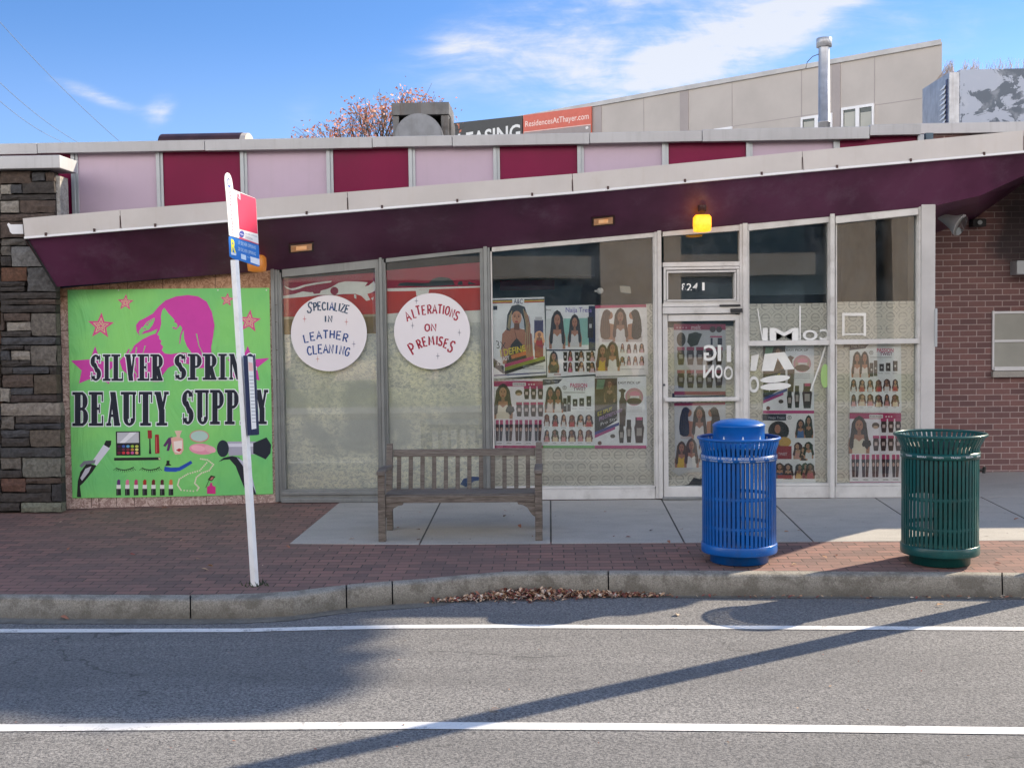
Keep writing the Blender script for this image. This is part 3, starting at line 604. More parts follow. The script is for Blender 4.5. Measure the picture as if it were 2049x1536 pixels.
# ------------------------------------------------------------------ canopy: a raking wedge, underside rising to the street
YC = lambda u: 11.70 + .72 * (u / 2049)
TOP = [(45, 437), (240, 420), (695, 384), (1145, 348), (1605, 303), (2049, 261)]
BOT = [(49, 478), (243, 462), (697, 425), (1147, 388), (1608, 345), (2049, 306)]
XC = 6.4
tp = [onY(u, v, YC(u)) for u, v in TOP]; bt = [onY(u, v, YC(u)) for u, v in BOT]
def ext(a, b, x): k = (x - a.x) / (b.x - a.x); return a + (b - a) * k
tp.append(ext(tp[-2], tp[-1], XC)); bt.append(ext(bt[-2], bt[-1], XC))
can = empty('canopy', (0, YF - .5, 3), parent=shop)
for i in range(len(tp) - 1):
    d = Vector((.003, 0, 0)); ov = -.003 if i % 2 else 0; n_ = 3 if i else 2
    mb = MB(); mb.prism([tp[i] + d + Vector((0, ov, 0)), tp[i + 1] - d + Vector((0, ov, 0)), bt[i + 1] - d + Vector((0, ov, .02)), bt[i] + d + Vector((0, ov, .02))], (0, .035, 0))
    for k in range(n_):
        p = bt[i] + (bt[i + 1] - bt[i]) * ((k + .45) / n_); mb.box(p.x - .011, p.x + .011, p.y - .016, p.y - .004, p.z + .012, p.z + .045, 1)
    if i: mb.box(tp[i].x - .004, tp[i].x + .004, tp[i].y - .006, tp[i].y + .01, bt[i].z + .03, tp[i].z - .06, 1)
    mb.build('fascia', [A['fascia'], A['brown']], can)
mb = MB(); mb.prism([b + Vector((0, -.012, .022)) for b in bt] + [b + Vector((0, -.012, 0)) for b in bt[::-1]], (0, .05, 0)); mb.build('drip_edge', A['wframe'], can, .002)
MID = [(110, 574), (545, 541), (968, 496), (1310, 465), (1664, 433), (1872, 411.5), (1960, 392), (2049, 351)]
MIDY = [12.12] + [YF - .055] * 7
md = [onY(u, v, y_) for (u, v), y_ in zip(MID, MIDY)]; md.append(ext(md[-2], md[-1], XC) * .5 + Vector((XC, YF - .055, md[-1].z)) * .5); md[-1].x = XC; md[-1].y = YF - .055; md[-1].z = 3.7
def fb(x):                                                                         # fascia bottom at x, inside the fascia
    for a, b in zip(bt, bt[1:]):
        if a.x <= x <= b.x or b is bt[-1]: p = ext(a, b, x); return p + Vector((0, .036, .012))
mb = MB(); N = 5; xs_ = sorted(set([m_.x for m_ in md])); fr = [fb(max(m_.x, bt[0].x)) for m_ in md]; fr[0] = bt[0] + Vector((0, .036, .012))
rows = [[fr[i].lerp(md[i], k / N) for k in range(N + 1)] for i in range(len(md))]
fine = [[rows[i][k].lerp(rows[i + 1][k], q_ / 6) for k in range(N + 1)] for i in range(len(md) - 1) for q_ in range(6)] + [rows[-1]]
mb.add([p for r_ in fine for p in r_], [(i * (N + 1) + k, (i + 1) * (N + 1) + k, (i + 1) * (N + 1) + k + 1, i * (N + 1) + k + 1) for i in range(len(fine) - 1) for k in range(N)], smooth=True)
bk_ = [onY(1872, 466, 14.4), onY(1950, 438, 14.4), onY(2049, 366, 14.4), Vector((XC, 14.4, 3.75))]; m2 = [md[5], md[6], md[7], md[8]]
for i in range(3): mb.add([m2[i], m2[i + 1], bk_[i + 1], bk_[i]], [(0, 1, 2, 3)])
mb.build('soffit', A['soffit'], can)
mb = MB(); tw = [Vector((p.x, YB - .04 if i else 12.14, p.z + .05)) for i, p in enumerate(tp)]
for i in range(len(tp) - 1): mb.add([tp[i] + Vector((0, .03, -.005)), tp[i + 1] + Vector((0, .03, -.005)), tw[i + 1], tw[i]], [(0, 1, 2, 3)])
mb.add([tp[-3] + Vector((0, .03, -.01)), tp[-1] + Vector((0, .03, -.01)), Vector((XC, 14.4, tp[-1].z)), Vector((tp[-2].x - .6, 14.4, tp[-2].z))], [(0, 1, 2, 3)])
mb.add([tp[0], bt[0], md[0], tw[0]], [(0, 1, 2, 3)]); mb.add([tp[-1], bt[-1], md[-1], bk_[-1], Vector((XC, 14.4, tp[-1].z))], [(0, 1, 2, 3, 4)])
mb.build('canopy_top', A['brown'], can)
mb = MB(); a_, b_ = bt[0], md[0]; mb.tube([a_ + Vector((.01, .03, 0)), b_ + Vector((.01, 0, 0))], .012, 6); mb.build('edge_trim', A['black'], can)
c_ = Canvas(lambda u, v, o: onY(u, v, 11.9)); c_.poly([(14, 449), (17, 446), (21, 449), (45, 449), (47, 468), (24, 468), (20, 464), (18, 457)], (225, 228, 228))  # flat white shape with a ragged left edge
o = MB(); o.prism([Vector(v_) for v_ in c_.mb.v], (0, .004, 0)); tag(o.build('white_piece', A['wframe']), 'ragged white piece left of the canopy end', 'metal scrap')
# brick block right of the shop, and the added fin
YBK = 14.4
br = empty('brick_building', (7, YBK, 0), 'red brick building set back right of the shop', 'building')
mb = MB(); mb.box(onY(1862, 700, YF).x + .062, XC + .15, YBK, YBK + .25, -.1, 4.12); mb.box(XC + .15, 13, YBK, YBK + .25, -.1, 3.72); mb.box(onY(1846, 270, 15.3).x, 13, 15.3, 15.5, 3.4, onY(1950, 268, 15.3).z); mb.box(onY(1846, 270, 15.3).x, 13, 15.5, 24, 3.4, 3.6); mb.build('wall', A['brick'], br)
mb = MB(); zz = onY(1950, 268, 15.3).z; zt_ = onY(1950, 247, 15.3).z; x_ = onY(1843, 260, 15.2).x
mb.box(x_, 9, 15.22, 15.6, zz, zt_); mb.box(9.01, 13, 15.22, 15.6, zz, zt_); mb.build('coping', A['cornice'], br, .006)
mb = MB(); mb.prism([Vector((XC + .003, y, z)) for y, z in [(12.5, 4.0), (12.5, 3.66), (12.85, 3.3), (13.17, 2.72), (13.36, 2.12), (13.75, 1.55), (14.25, .5), (YBK, .2), (YBK, 4.0)]], (.16, 0, 0)); mb.build('added_shade_fin', A['brick'], br)  # unseen fin added, its front edge shaped to bound the sunlit pavement
w = empty('window', onY(2020, 740, YBK), parent=br); YW = YBK - .03
mb = MB(); mb.bar(1986, 622, 1990, 740, YW, YBK - .003); mb.bar(1990.2, 622, 2120, 627, YW, YBK - .003); mb.bar(1990.2, 733, 2120, 741, YW - .02, YBK - .003); mb.bar(1990.2, 679, 2120, 684, YW, YBK - .003); mb.bar(2120.2, 622, 2124, 740, YW, YBK - .003); mb.build('frame', A['wframe'], w, .003)
MB().bar(1990, 626, 2120, 734, YBK - .012, YBK - .004).build('pane', A['curtain'], w)
MB().bar(1987, 742, 2128, 754, YBK - .07, YBK - .002).build('sill', A['slab'], w, .004)
mb = MB(); mb.bar(2035, 521, 2075, 549, YBK - .22, YBK - .003); tag(mb.build('wall_light', A['trim'], None, .012), 'boxy pale wall light sticking out of the sooty brickwork above the window', 'light')
# floodlight and camera under the canopy
fl = empty('floodlight', onY(1900, 430, 13.6), 'weathered bell-shaped floodlight tilted down under the canopy at the brick wall', 'floodlight')
p0, p1 = onY(1880, 433, 13.5), onY(1922, 451, 13.35); ax = (p1 - p0).normalized()
mb = MB(); pr = [(0, .035), (.06, .05), (.10, .06), (.18, .085), (.24, .125), (.26, .13)]; mb.tube([p0 + ax * t for t, r in pr], [r for t, r in pr], 20); mb.build('shade', A['cornice'], fl)
mb = MB(); mb.tube([p0, p0 + Vector((-.08, .03, .06)), p0 + Vector((-.2, .2, .15))], .012, 8); mb.build('cable', A['black'], fl)
mb = MB(); mb.tube([p1 + ax * .012, p1 + ax * .02], .115, 20); mb.build('lens', A['glass'], fl)
sc_ = empty('security_camera', onY(1960, 445, 14.2), 'small black boxed security camera on the brick wall beside the floodlight', 'camera')
mb = MB(); mb.bar(1947, 438, 1974, 453, 14.25, YBK - .003); mb.build('housing', A['black'], sc_, .01)
mb = MB(); mb.tube([onY(1961, 445, 14.25), onY(1961, 445, 14.2)], .028, 12); mb.build('lens', A['trim'], sc_)
# soffit lamps
from mathutils.bvhtree import BVHTree
_sv = [r_ for row_ in fine for r_ in row_]; _w = N + 1
_bvh = BVHTree.FromPolygons(_sv, [(i * _w + k, (i + 1) * _w + k, (i + 1) * _w + k + 1, i * _w + k + 1) for i in range(len(fine) - 1) for k in range(N)])
def soff(u, v):
    loc, n_, i_, d_ = _bvh.ray_cast(Vector(CAM), Vector(ray(u, v)).normalized()); return loc, (n_ if n_.dot(Vector(CAM) - loc) > 0 else -n_)
for (u, v, w_, h_, lb) in ((603, 494, 21, 6.5, 'recessed square soffit lamp glowing dimly above the left round sign'), (1207, 441, 19, 6.5, 'recessed square soffit lamp glowing dimly above the poster window')):
    p, n_ = soff(u, v); L = empty('recessed_light', p, lb, 'light', 'recessed lamps in the purple soffit')
    q = [soff(u + a * w_, v + b * h_ - a * 2)[0] for a, b in ((-1, -1), (1, -1), (1, 1), (-1, 1))]; q2 = [soff(u + a * (w_ + 4), v + b * (h_ + 2.5) - a * 2)[0] for a, b in ((-1, -1), (1, -1), (1, 1), (-1, 1))]
    mb = MB(); mb.prism([x + n_ * .008 for x in q], n_ * .006); mb.build('lens', A['bulb'], L); qc = (q[0] + q[1] + q[2] + q[3]) / 4; mb = MB(); mb.prism([qc + (x - qc) * .5 + n_ * .0145 for x in q], n_ * .003); mb.build('bulb', A['bulb2'], L)
    mb = MB()
    for i in range(4): mb.prism([q[i] + n_ * .002, q[(i + 1) % 4] + n_ * .002, q2[(i + 1) % 4] + n_ * .002, q2[i] + n_ * .002], n_ * .012)
    mb.build('rim', A['brown'], L)
for (u, v, lb, mm, hw) in ((1405, 447, 'lit amber glass jar lamp hanging over the shop door', A['amber'], 17), (514, 527, 'dim amber jar lamp half hidden by the bus stop sign', A['jar'], 17)):
    c0 = onY(u, v, YF - .32); L = empty('jar_light', c0, lb, 'light', 'amber jar lamps under the canopy'); k = hw * 12.5 / F; bm = MB(); pr = [(k * .5, -k), (k * .95, -k * .9), (k * 1.02, -k * .2), (k * 1.0, k * .7), (k * .8, k * .95), (k * .3, k)]
    vs = []; n = 24
    for r, z in pr:
        for i in range(n):
            th = i * 2 * math.pi / n; sq = (abs(math.cos(th)) ** 5 + abs(math.sin(th)) ** 5) ** (-1 / 5); vs.append((c0.x + r * sq * math.cos(th), c0.y + r * sq * math.sin(th), c0.z + z))
    bm.add(vs, [(i * n + j, i * n + (j + 1) % n, (i + 1) * n + (j + 1) % n, (i + 1) * n + j) for i in range(len(pr) - 1) for j in range(n)] + [tuple(range(n)), tuple(range(len(vs) - n, len(vs)))], smooth=True); bm.build('jar', mm, L)
    mb = MB(); mb.lathe([(k * .35, c0.z + k), (k * .35, c0.z + k + .03), (k * .5, c0.z + k + .035), (k * .5, c0.z + k + .10)], (c0.x, c0.y), 16); mb.build('lamp_holder', A['brown'], L)
    if mm is A['amber']:
        pl = bpy.data.lights.new('lamp_glow', 'POINT'); pl.energy = .4; pl.color = (1, .5, .15); pl.shadow_soft_size = k; po = bpy.data.objects.new('lamp_glow', pl); COL.objects.link(po); po.location = c0 + Vector((0, -.02, k + .16)); po.parent = L; po.matrix_parent_inverse = wm(L).inverted()
mb = MB(); p = onY(1201, 582, YG + .08); mb.tube([p + Vector((-.06, .03, 0)), p + Vector((-.01, .02, 0))], [.012, .012], 10); mb.tube([p + Vector((.034 * math.cos(t_) - .0, .02 - .02 * math.cos(t_), 0)) for t_ in [math.pi * (1 - k / 8) for k in range(9)]], [max(.002, .036 * math.sin(math.pi * k / 8)) for k in range(9)], 14)
tag(mb.build('indoor_camera', A['wframe']), 'small white dome camera inside the poster window', 'camera')
mb = MB(); mb.prism([onY(u, v, YG + .05) for u, v in ((1240, 572), (1261, 573), (1263, 587), (1242, 585))], (0, .002, 0)); tag(mb.build('paper_note', A['curtain']), 'blank pale paper note taped inside the poster window near its top', 'note')
# ================================================================== STONE WALL (left)
YS = 12.22
sw = empty('stone_wall', onY(40, 1020, YS), 'dark ledgestone wall with a white metal cap at the left edge', 'wall')
random.seed(3)
_DK, _BR, _GR, _LG, _BL, _RU = (50, 49, 50), (78, 66, 60), (104, 102, 98), (150, 148, 142), (62, 68, 76), (104, 70, 52)
STONES = [(0, 343, 60, 366, _BR), (62, 345, 88, 361, _BL), (90, 345, 106, 362, _BR), (0, 369, 20, 387, _LG), (21, 369, 42, 386, _BL), (44, 364, 107, 386, _DK), (0, 389, 107, 399, _DK), (0, 402, 36, 424, _LG), (38, 401, 108, 425, _BR), (0, 428, 109, 441, _BR),
          (0, 444, 60, 475, _BR), (62, 444, 109, 475, _DK), (0, 478, 48, 490, _GR), (50, 478, 109, 490, _DK), (0, 493, 20, 510, _GR), (23, 493, 109, 532, (128, 132, 134)), (0, 513, 20, 531, _DK), (0, 535, 52, 562, _RU), (55, 535, 110, 582, (88, 92, 96)), (0, 564, 48, 572, _DK), (0, 574, 48, 583, _DK),
          (0, 585, 110, 597, _DK), (0, 599, 55, 609, _DK), (57, 599, 110, 608, _BR), (0, 611, 110, 624, _DK), (8, 627, 58, 642, _BR), (61, 627, 110, 671, _GR), (0, 627, 6, 660, _BR), (12, 645, 59, 661, _LG), (0, 663, 59, 673, _DK), (0, 675, 110, 689, _BL), (0, 692, 45, 700, _DK), (47, 692, 58, 700, _DK),
          (0, 703, 17, 720, _BL), (20, 703, 57, 720, _LG), (61, 692, 111, 731, _GR), (0, 722, 35, 733, _DK), (37, 722, 58, 732, _DK), (0, 735, 23, 748, _DK), (25, 735, 96, 747, _BL), (98, 734, 111, 748, _DK), (3, 750, 64, 774, _BR), (67, 750, 112, 788, (82, 74, 64)), (0, 777, 18, 803, _LG), (20, 777, 64, 789, _BL), (20, 791, 112, 804, (60, 52, 52)),
          (0, 807, 119, 831, (140, 136, 130)), (0, 834, 26, 858, _GR), (29, 833, 119, 846, (64, 60, 58)), (29, 848, 119, 858, (44, 50, 60)), (0, 861, 56, 875, _BL), (59, 861, 120, 893, (92, 86, 78)), (0, 877, 57, 893, _DK), (0, 896, 120, 914, (56, 62, 68)), (0, 917, 40, 938, _GR), (43, 917, 120, 954, (112, 116, 110)),
          (0, 941, 41, 955, _DK), (0, 958, 48, 984, (96, 66, 56)), (50, 957, 120, 967, _BR), (50, 970, 99, 985, _DK), (102, 969, 121, 1003, (40, 46, 54)), (0, 987, 100, 1004, _DK), (0, 1007, 38, 1021, _DK), (41, 1006, 122, 1024, (124, 132, 120))]
v = 343
while v < 1022:                                                                    # more courses out to the left
    h = random.choice((11, 16, 24)); u = -420
    while u < -3:
        wdt = random.uniform(45, 120); STONES.append((u, v, min(u + wdt, -2), min(v + h, 1022), random.choice((_DK, _BR, _GR, _BL, _DK, _RU)))); u += wdt + 2.5
    v += h + 3
mb = MB()
for (u0, v0, u1, v1, col) in STONES:
    out = random.uniform(.0, .026); x0, x1, z0, z1 = rect(u0 - .1, v0 - .2, u1 + .1, v1 + .2, YS); yb = YS + .13; k = .010; j = lambda s=.007: random.uniform(-s, s)
    c = tuple((x * .68 + m_ * .32) * k_ for x, m_, k_ in zip(lin(*col), lin(80, 75, 71), (1.0, .95, .9))); y = YS + .02 - out
    nx = max(2, int((x1 - x0) / .07)); nz = max(2, int((z1 - z0) / .06)); vs = []; ids = {}
    for iz in range(nz + 1):
        for ix in range(nx + 1):
            e = (ix in (0, nx)) + (iz in (0, nz)); fx, fz = ix / nx, iz / nz
            vs.append((x0 + (x1 - x0) * fx + j(), y + (.010 if e == 1 else .016 if e == 2 else 0) + j(.008), z0 + (z1 - z0) * fz + j(.005)))
    fs = [(iz * (nx + 1) + ix, iz * (nx + 1) + ix + 1, (iz + 1) * (nx + 1) + ix + 1, (iz + 1) * (nx + 1) + ix) for iz in range(nz) for ix in range(nx)]
    mb.add(vs, fs, 0, c)
    b = [0, nx, (nx + 1) * (nz + 1) - 1, (nx + 1) * nz]; q = [vs[i] for i in b]; mb.add(q + [(p[0], yb, p[2]) for p in q], [(0, 1, 5, 4), (1, 2, 6, 5), (2, 3, 7, 6), (3, 0, 4, 7)], 0, c)
x0, x1, z0, z1 = rect(-430, 343, 112, 1023, YS); mb.box(x0, x1 - .045, YS + .085, YS + .30, z0 - .3, z1 + .02, 0, (.02, .02, .021))
xe0 = onY(108, 390, YS).x; zt0, zt1 = onY(115, 350, YS).z, onY(115, 432, YS).z      # ragged end stones catching the sun
mb.add([(xe0, YS + .06, zt1 - .06), (xe0 + .03, YS + .08, zt1 - .06), (xe0 + .035, YS + .08, zt0), (xe0, YS + .06, zt0), (xe0 + .03, YS + .30, zt1 - .06), (xe0 + .03, YS + .30, zt0)], [(0, 1, 2, 3), (1, 4, 5, 2)], 0, (.34, .32, .29))
mb.build('wall', A['stone'], sw)
x0, x1, z0, z1 = rect(-430, 315, 120, 341, YS - .09)
mb = MB(); mb.box(x0, x1, YS - .09, YS + .36, z0, z1); mb.build('cap', A['cornice'], sw, .008)

# ================================================================== BOARDED WINDOW AND BANNER
gL, gR = onG(125, 1019), onG(557, 1006); BN = Vector((gR.y - gL.y, -(gR.x - gL.x), 0)).normalized()
if BN.y > 0: BN = -BN
def bproj(off0): return lambda u, v, o: onP(u, v, gL + BN * (off0 + o), BN)
bp = bproj(0)
ob = empty('plywood_board', (gL + gR) / 2, 'sheet of raw strand board boarding up a window behind the green banner', 'board')
mb = MB(); mb.prism([bp(u, v, 0) for u, v in [(109, 578), (543, 540), (548, 800), (553, 806), (557, 1005), (125, 1018), (121, 806), (117, 800)]], -BN * .02)
c = Canvas(bproj(.0015)); K = (78, 56, 46)                                         # saw-scored grid
for v in (593, 661, 695, 733, 803, 876, 910, 948): c.poly([(110 + (v - 580) * .035, v), (140, v - .5), (140, v + .6), (110 + (v - 580) * .035, v + 1.2)], K)
for v in (610, 644, 700, 760, 815, 870, 905, 960): c.poly([(543, v), (556, v - .5), (556, v + .7), (543, v + 1.2)], K)
for u in (182, 197, 232, 268, 341, 412, 449, 484): c.poly([(u, 993), (u + 1.3, 993), (u + 1.8, 1016 - (u - 125) * .03), (u + .6, 1016 - (u - 125) * .03)], K)
for u in (185, 219, 255, 325, 430, 465): c.poly([(u, 571 - (u - 110) * .083), (u + 1.2, 571 - (u - 110) * .083), (u + 1.2, 580), (u, 580)], K)
mb.merge(c.mb, 1); mb.build('panel', [A['osb'], A['paper']], ob)
bn = empty('shop_banner', (gL + gR) / 2 + BN * .02, 'green vinyl shop banner with magenta hair silhouette and cosmetics', 'banner')
gcol = (122, 206, 114)
def mk_vinyl():
    m, t, p = custom('green_vinyl'); pos = t.pos(); n = t.noise(t.scale(pos, 1, 1, .8), 1.2, 4); c = t.mix(t.ramp(n, .3, .7), lin(108, 196, 116), lin(134, 212, 112))
    t.l.new(c, p.inputs['Base Color']); p.inputs['Roughness'].default_value = .42
    bumpnode(t, p, t.noise(t.scale(pos, 2.0, 2, .7), 1.9, 4, .55, 1.4), .7, .04); return m
A['vinyl'] = mk_vinyl()
mb = MB(); mb.prism([bproj(.012)(u, v, 0) for u, v in [(135, 580), (200, 579), (300, 578), (400, 577), (539, 576), (541, 700), (544, 850), (546, 988), (400, 992), (250, 995), (145, 996), (141, 850), (138, 700)]], -BN * .002); mb.build('sheet', A['vinyl'], bn)
Z = lambda pts: [(x / 2.926, 500 + y / 2.926) for x, y in pts]
c = Canvas(bproj(.0135), .0002); MG, MG2, CR, NV, GRN = (204, 62, 164), (216, 76, 140), (205, 220, 150), (18, 26, 44), gcol
for (u, v, R, rot) in ((735, 308, 50, 3), (590, 445, 80, 3), (1330, 292, 42, 5), (1460, 418, 70, 5)):
    for k, cc in ((1, MG2), (.62, CR), (.50, MG2), (.30, CR), (.2, MG2)): c.star(u / 2.926, 500 + v / 2.926, R * k / 2.926, cc, rot)
c.poly(Z([(557, 563), (588, 650), (690, 655), (640, 708), (640, 785), (562, 740), (462, 782), (478, 705), (415, 648), (528, 640)]), MG)
c.poly(Z([(1450, 560), (1482, 640), (1578, 632), (1505, 690), (1520, 766), (1440, 725), (1345, 762), (1375, 690), (1330, 640), (1420, 635)]), MG)
HAIR = [(800, 478), (796, 440), (815, 415), (850, 398), (895, 372), (930, 330), (968, 296), (1030, 272), (1100, 264), (1160, 272), (1210, 303), (1240, 362), (1256, 440), (1247, 512), (1236, 570), (1242, 640), (1215, 690), (1160, 692), (1100, 668), (1050, 660), (985, 690), (950, 735), (930, 772), (895, 772), (868, 745), (800, 762), (765, 772), (742, 748), (755, 735), (716, 700), (700, 650), (735, 608), (755, 575), (765, 600), (785, 560), (830, 525), (880, 500), (912, 488), (922, 462), (880, 480), (840, 490), (815, 500)]
c.poly(Z(HAIR), MG)
c.poly(Z([(962, 338), (985, 370), (1012, 398), (1032, 425), (1042, 450), (1055, 440), (1075, 470), (1078, 520), (1092, 560), (1122, 604), (1060, 600), (1000, 610), (966, 606), (948, 588), (956, 566), (940, 548), (946, 532), (930, 517), (936, 507), (920, 494), (936, 468), (944, 430), (942, 388), (950, 352)]), GRN)
c.poly(Z([(830, 452), (880, 422), (908, 404), (893, 440), (872, 466), (842, 476), (822, 500), (812, 478)]), GRN)
c.stroke(Z([(870, 440), (850, 436), (835, 448), (840, 462), (855, 462)]), 2.4, MG); c.stroke(Z([(1075, 452), (1058, 500), (1052, 550)]), 4, MG, 2); c.stroke(Z([(1010, 452), (1030, 462), (1048, 445), (1040, 428), (1020, 418)]), 3, MG)
for q in ([(1150, 490), (1165, 560), (1195, 620)], [(760, 590), (745, 640), (760, 690)], [(800, 570), (790, 640), (800, 700)], [(850, 560), (835, 610)], [(780, 700), (800, 730), (790, 760)], [(905, 400), (860, 425), (820, 480), (800, 530)], [(1040, 480), (1036, 510), (1050, 548)]): c.stroke(Z(q), 2.2, GRN, .8)
# slab-serif lettering cut as filled shapes
def glyph(ch):
    g = []; R_ = lambda x0, y0, x1, y1: g.append([(x0, y0), (x1, y0), (x1, y1), (x0, y1)])
    def V(x, t=.36, y0=0, y1=1, s=True, b=True):
        R_(x - t / 2, y0, x + t / 2, y1)
        if s: R_(x - t * .95, y1 - .085, x + t * .95, y1)
        if b: R_(x - t * .95, y0, x + t * .95, y0 + .085)
    def arc(cx, cy, a, b, a0, a1, w, n=12, w2=None):
        for i in range(n):
            t0, t1 = rad(a0 + (a1 - a0) * i / n), rad(a0 + (a1 - a0) * (i + 1.12) / n)
            def P(t, k):
                e = w * abs(math.cos(t)) + .09 * abs(math.sin(t)); return (cx + (a + k * e / 2) * math.cos(t), cy + (b + k * .045) * math.sin(t))
            g.append([P(t0, 1), P(t1, 1), P(t1, -1), P(t0, -1)])
    def diag(x0, y0, x1, y1, t): g.append([(x0 - t / 2, y0), (x0 + t / 2, y0), (x1 + t / 2, y1), (x1 - t / 2, y1)])
    sf = lambda x, y, w: R_(x - w, y, x + w, y + .085)
    if ch == 'I': V(.5, .56)
    elif ch == 'L': V(.34, .4); R_(.3, 0, .95, .085); R_(.86, 0, .96, .32)
    elif ch == 'E': V(.32, .4); R_(.3, 0, .95, .085); R_(.85, 0, .95, .3); R_(.3, .915, .93, 1); R_(.84, .72, .93, 1); R_(.3, .47, .7, .55); R_(.64, .38, .72, .64)
    elif ch == 'T': V(.5, .4, s=False); R_(.03, .915, .97, 1); R_(.03, .68, .12, 1); R_(.88, .68, .97, 1)
    elif ch == 'V': diag(.26, 1, .52, 0, .4); diag(.78, 1, .52, 0, .17); sf(.24, .915, .24); sf(.8, .915, .18)
    elif ch == 'Y': diag(.22, 1, .5, .42, .4); diag(.8, 1, .52, .42, .18); V(.5, .4, 0, .48, s=False); sf(.2, .915, .22); sf(.82, .915, .17)
    elif ch == 'A': diag(.5, 1, .2, 0, .17); diag(.48, 1, .78, 0, .4); R_(.3, .26, .7, .34); sf(.2, 0, .18); sf(.78, 0, .22)
    elif ch == 'N': V(.2, .16); V(.84, .16, b=False); diag(.24, 1, .8, 0, .36); sf(.82, .915, .18)
    elif ch == 'U': V(.28, .4, .2, 1, b=False); V(.82, .17, .2, 1, b=False); sf(.8, .915, .17); arc(.5, .22, .26, .18, 180, 360, .3)
    elif ch in 'PRB':
        V(.3, .4); R_(.3, .915, .6, 1); arc(.58, .73, .24, .225, 90, -90, .34); R_(.3, .46, .6, .545)
        if ch == 'R': diag(.52, .5, .76, .06, .36); R_(.66, 0, .98, .085)
        if ch == 'B': arc(.6, .27, .26, .225, 90, -90, .34); R_(.3, 0, .62, .085)
    elif ch == 'G': arc(.52, .5, .32, .455, 50, 312, .4, 18); R_(.6, .4, .98, .48); R_(.68, .05, .88, .45); R_(.8, .66, .88, .97)
    elif ch == 'S': arc(.5, .735, .27, .22, 20, 250, .36); arc(.5, .265, .27, .22, 200, 430, .36); diag(.34, .68, .66, .32, .36); R_(.8, .68, .88, .98); R_(.12, .02, .2, .32)
    return g
def slab(txt, u0, u1, vt, vb, gap, slope=0.):
    n = len(txt); wd_ = {'I': .62, ' ': .6}; tot = sum(wd_.get(k, 1) for k in txt); unit = (u1 - u0 - gap * (n - 1)) / tot; u = u0
    polys = []
    for ch in txt:
        w_ = unit * wd_.get(ch, 1); dv = slope * (u - u0)
        for p in glyph(ch): polys.append([(u + x * w_, vb + dv - y * (vb - vt)) for x, y in p])
        u += w_ + gap
    for grow, col in ((1.7, (232, 238, 240)), (0, NV)):
        for p in polys:
            if grow:
                cx_, cy_ = sum(q[0] for q in p) / len(p), sum(q[1] for q in p) / len(p); q2 = []
                n_ = len(p)                                                       # outset each edge
                ar = sum(p[i][0] * p[(i + 1) % n_][1] - p[(i + 1) % n_][0] * p[i][1] for i in range(n_)); sg = 1 if ar > 0 else -1
                for i in range(n_):
                    a_, b_, c2 = Vector(p[i - 1]), Vector(p[i]), Vector(p[(i + 1) % n_])
                    e1 = (b_ - a_); e2 = (c2 - b_)
                    if e1.length < 1e-6 or e2.length < 1e-6: q2.append(tuple(b_)); continue
                    e1.normalize(); e2.normalize(); n1_ = Vector((e1.y, -e1.x)) * sg; n2_ = Vector((e2.y, -e2.x)) * sg; d_ = 1 + n1_.dot(n2_)
                    q2.append(tuple(b_ + (n1_ + n2_) * (grow / max(.5, d_))))
                p = q2
            c.poly(p, col)
slab('SILVER', 180, 326, 709, 762, 3, -.004); slab('SPRING', 348, 513, 708, 760, 4, -.004)
slab('BEAUTY', 147, 338, 784, 852, 4, -.004); slab('SUPPLY', 363, 537, 780, 849, 4, -.004)
# cosmetics
BK = (24, 26, 30)
c.poly(Z([(450, 1445), (455, 1355), (470, 1300), (510, 1245), (565, 1262), (540, 1300), (490, 1360), (468, 1380), (476, 1447), (462, 1447)]), BK); c.poly(Z([(470, 1335), (500, 1280), (535, 1265), (520, 1300), (480, 1350)]), (190, 190, 200))
c.poly(Z([(538, 1240), (610, 1135), (645, 1160), (565, 1262)]), (214, 214, 224)); c.poly(Z([(608, 1140), (620, 1115), (652, 1115), (650, 1140), (638, 1158)]), BK); c.poly(Z([(465, 1262), (490, 1235), (560, 1228), (555, 1248), (500, 1255), (478, 1275)]), (120, 122, 132))
c.poly(Z([(678, 1062), (820, 1060), (823, 1202), (680, 1203)]), BK); c.poly(Z([(686, 1068), (812, 1066), (814, 1128), (686, 1130)]), (190, 192, 198)); c.poly(Z([(700, 1128), (760, 1068), (800, 1067), (730, 1129)]), (226, 227, 231))
PC = [[(70, 24, 70), (60, 90, 170), (90, 160, 200), (150, 190, 70), (190, 200, 90)], [(60, 20, 40), (100, 40, 60), (120, 40, 50), (190, 130, 60), (220, 220, 120)], [(110, 20, 60), (200, 50, 60), (210, 70, 90), (200, 90, 150), (230, 170, 120)]]
for i in range(3):
    for j in range(5): c.ell((697 + j * 26) / 2.926, 500 + (1149 + i * 19) / 2.926, 3.5, 2.8, PC[i][j], n=10)
c.poly(Z([(864, 1055), (888, 1055), (890, 1102), (866, 1103)]), (150, 40, 44)); c.poly(Z([(874, 1103), (881, 1103), (883, 1160), (886, 1193), (872, 1193), (874, 1160)]), BK); c.poly(Z([(907, 1080), (930, 1080), (934, 1190), (908, 1192)]), (150, 34, 40)); c.poly(Z([(913, 1095), (917, 1095), (919, 1185), (914, 1185)]), (206, 100, 96))
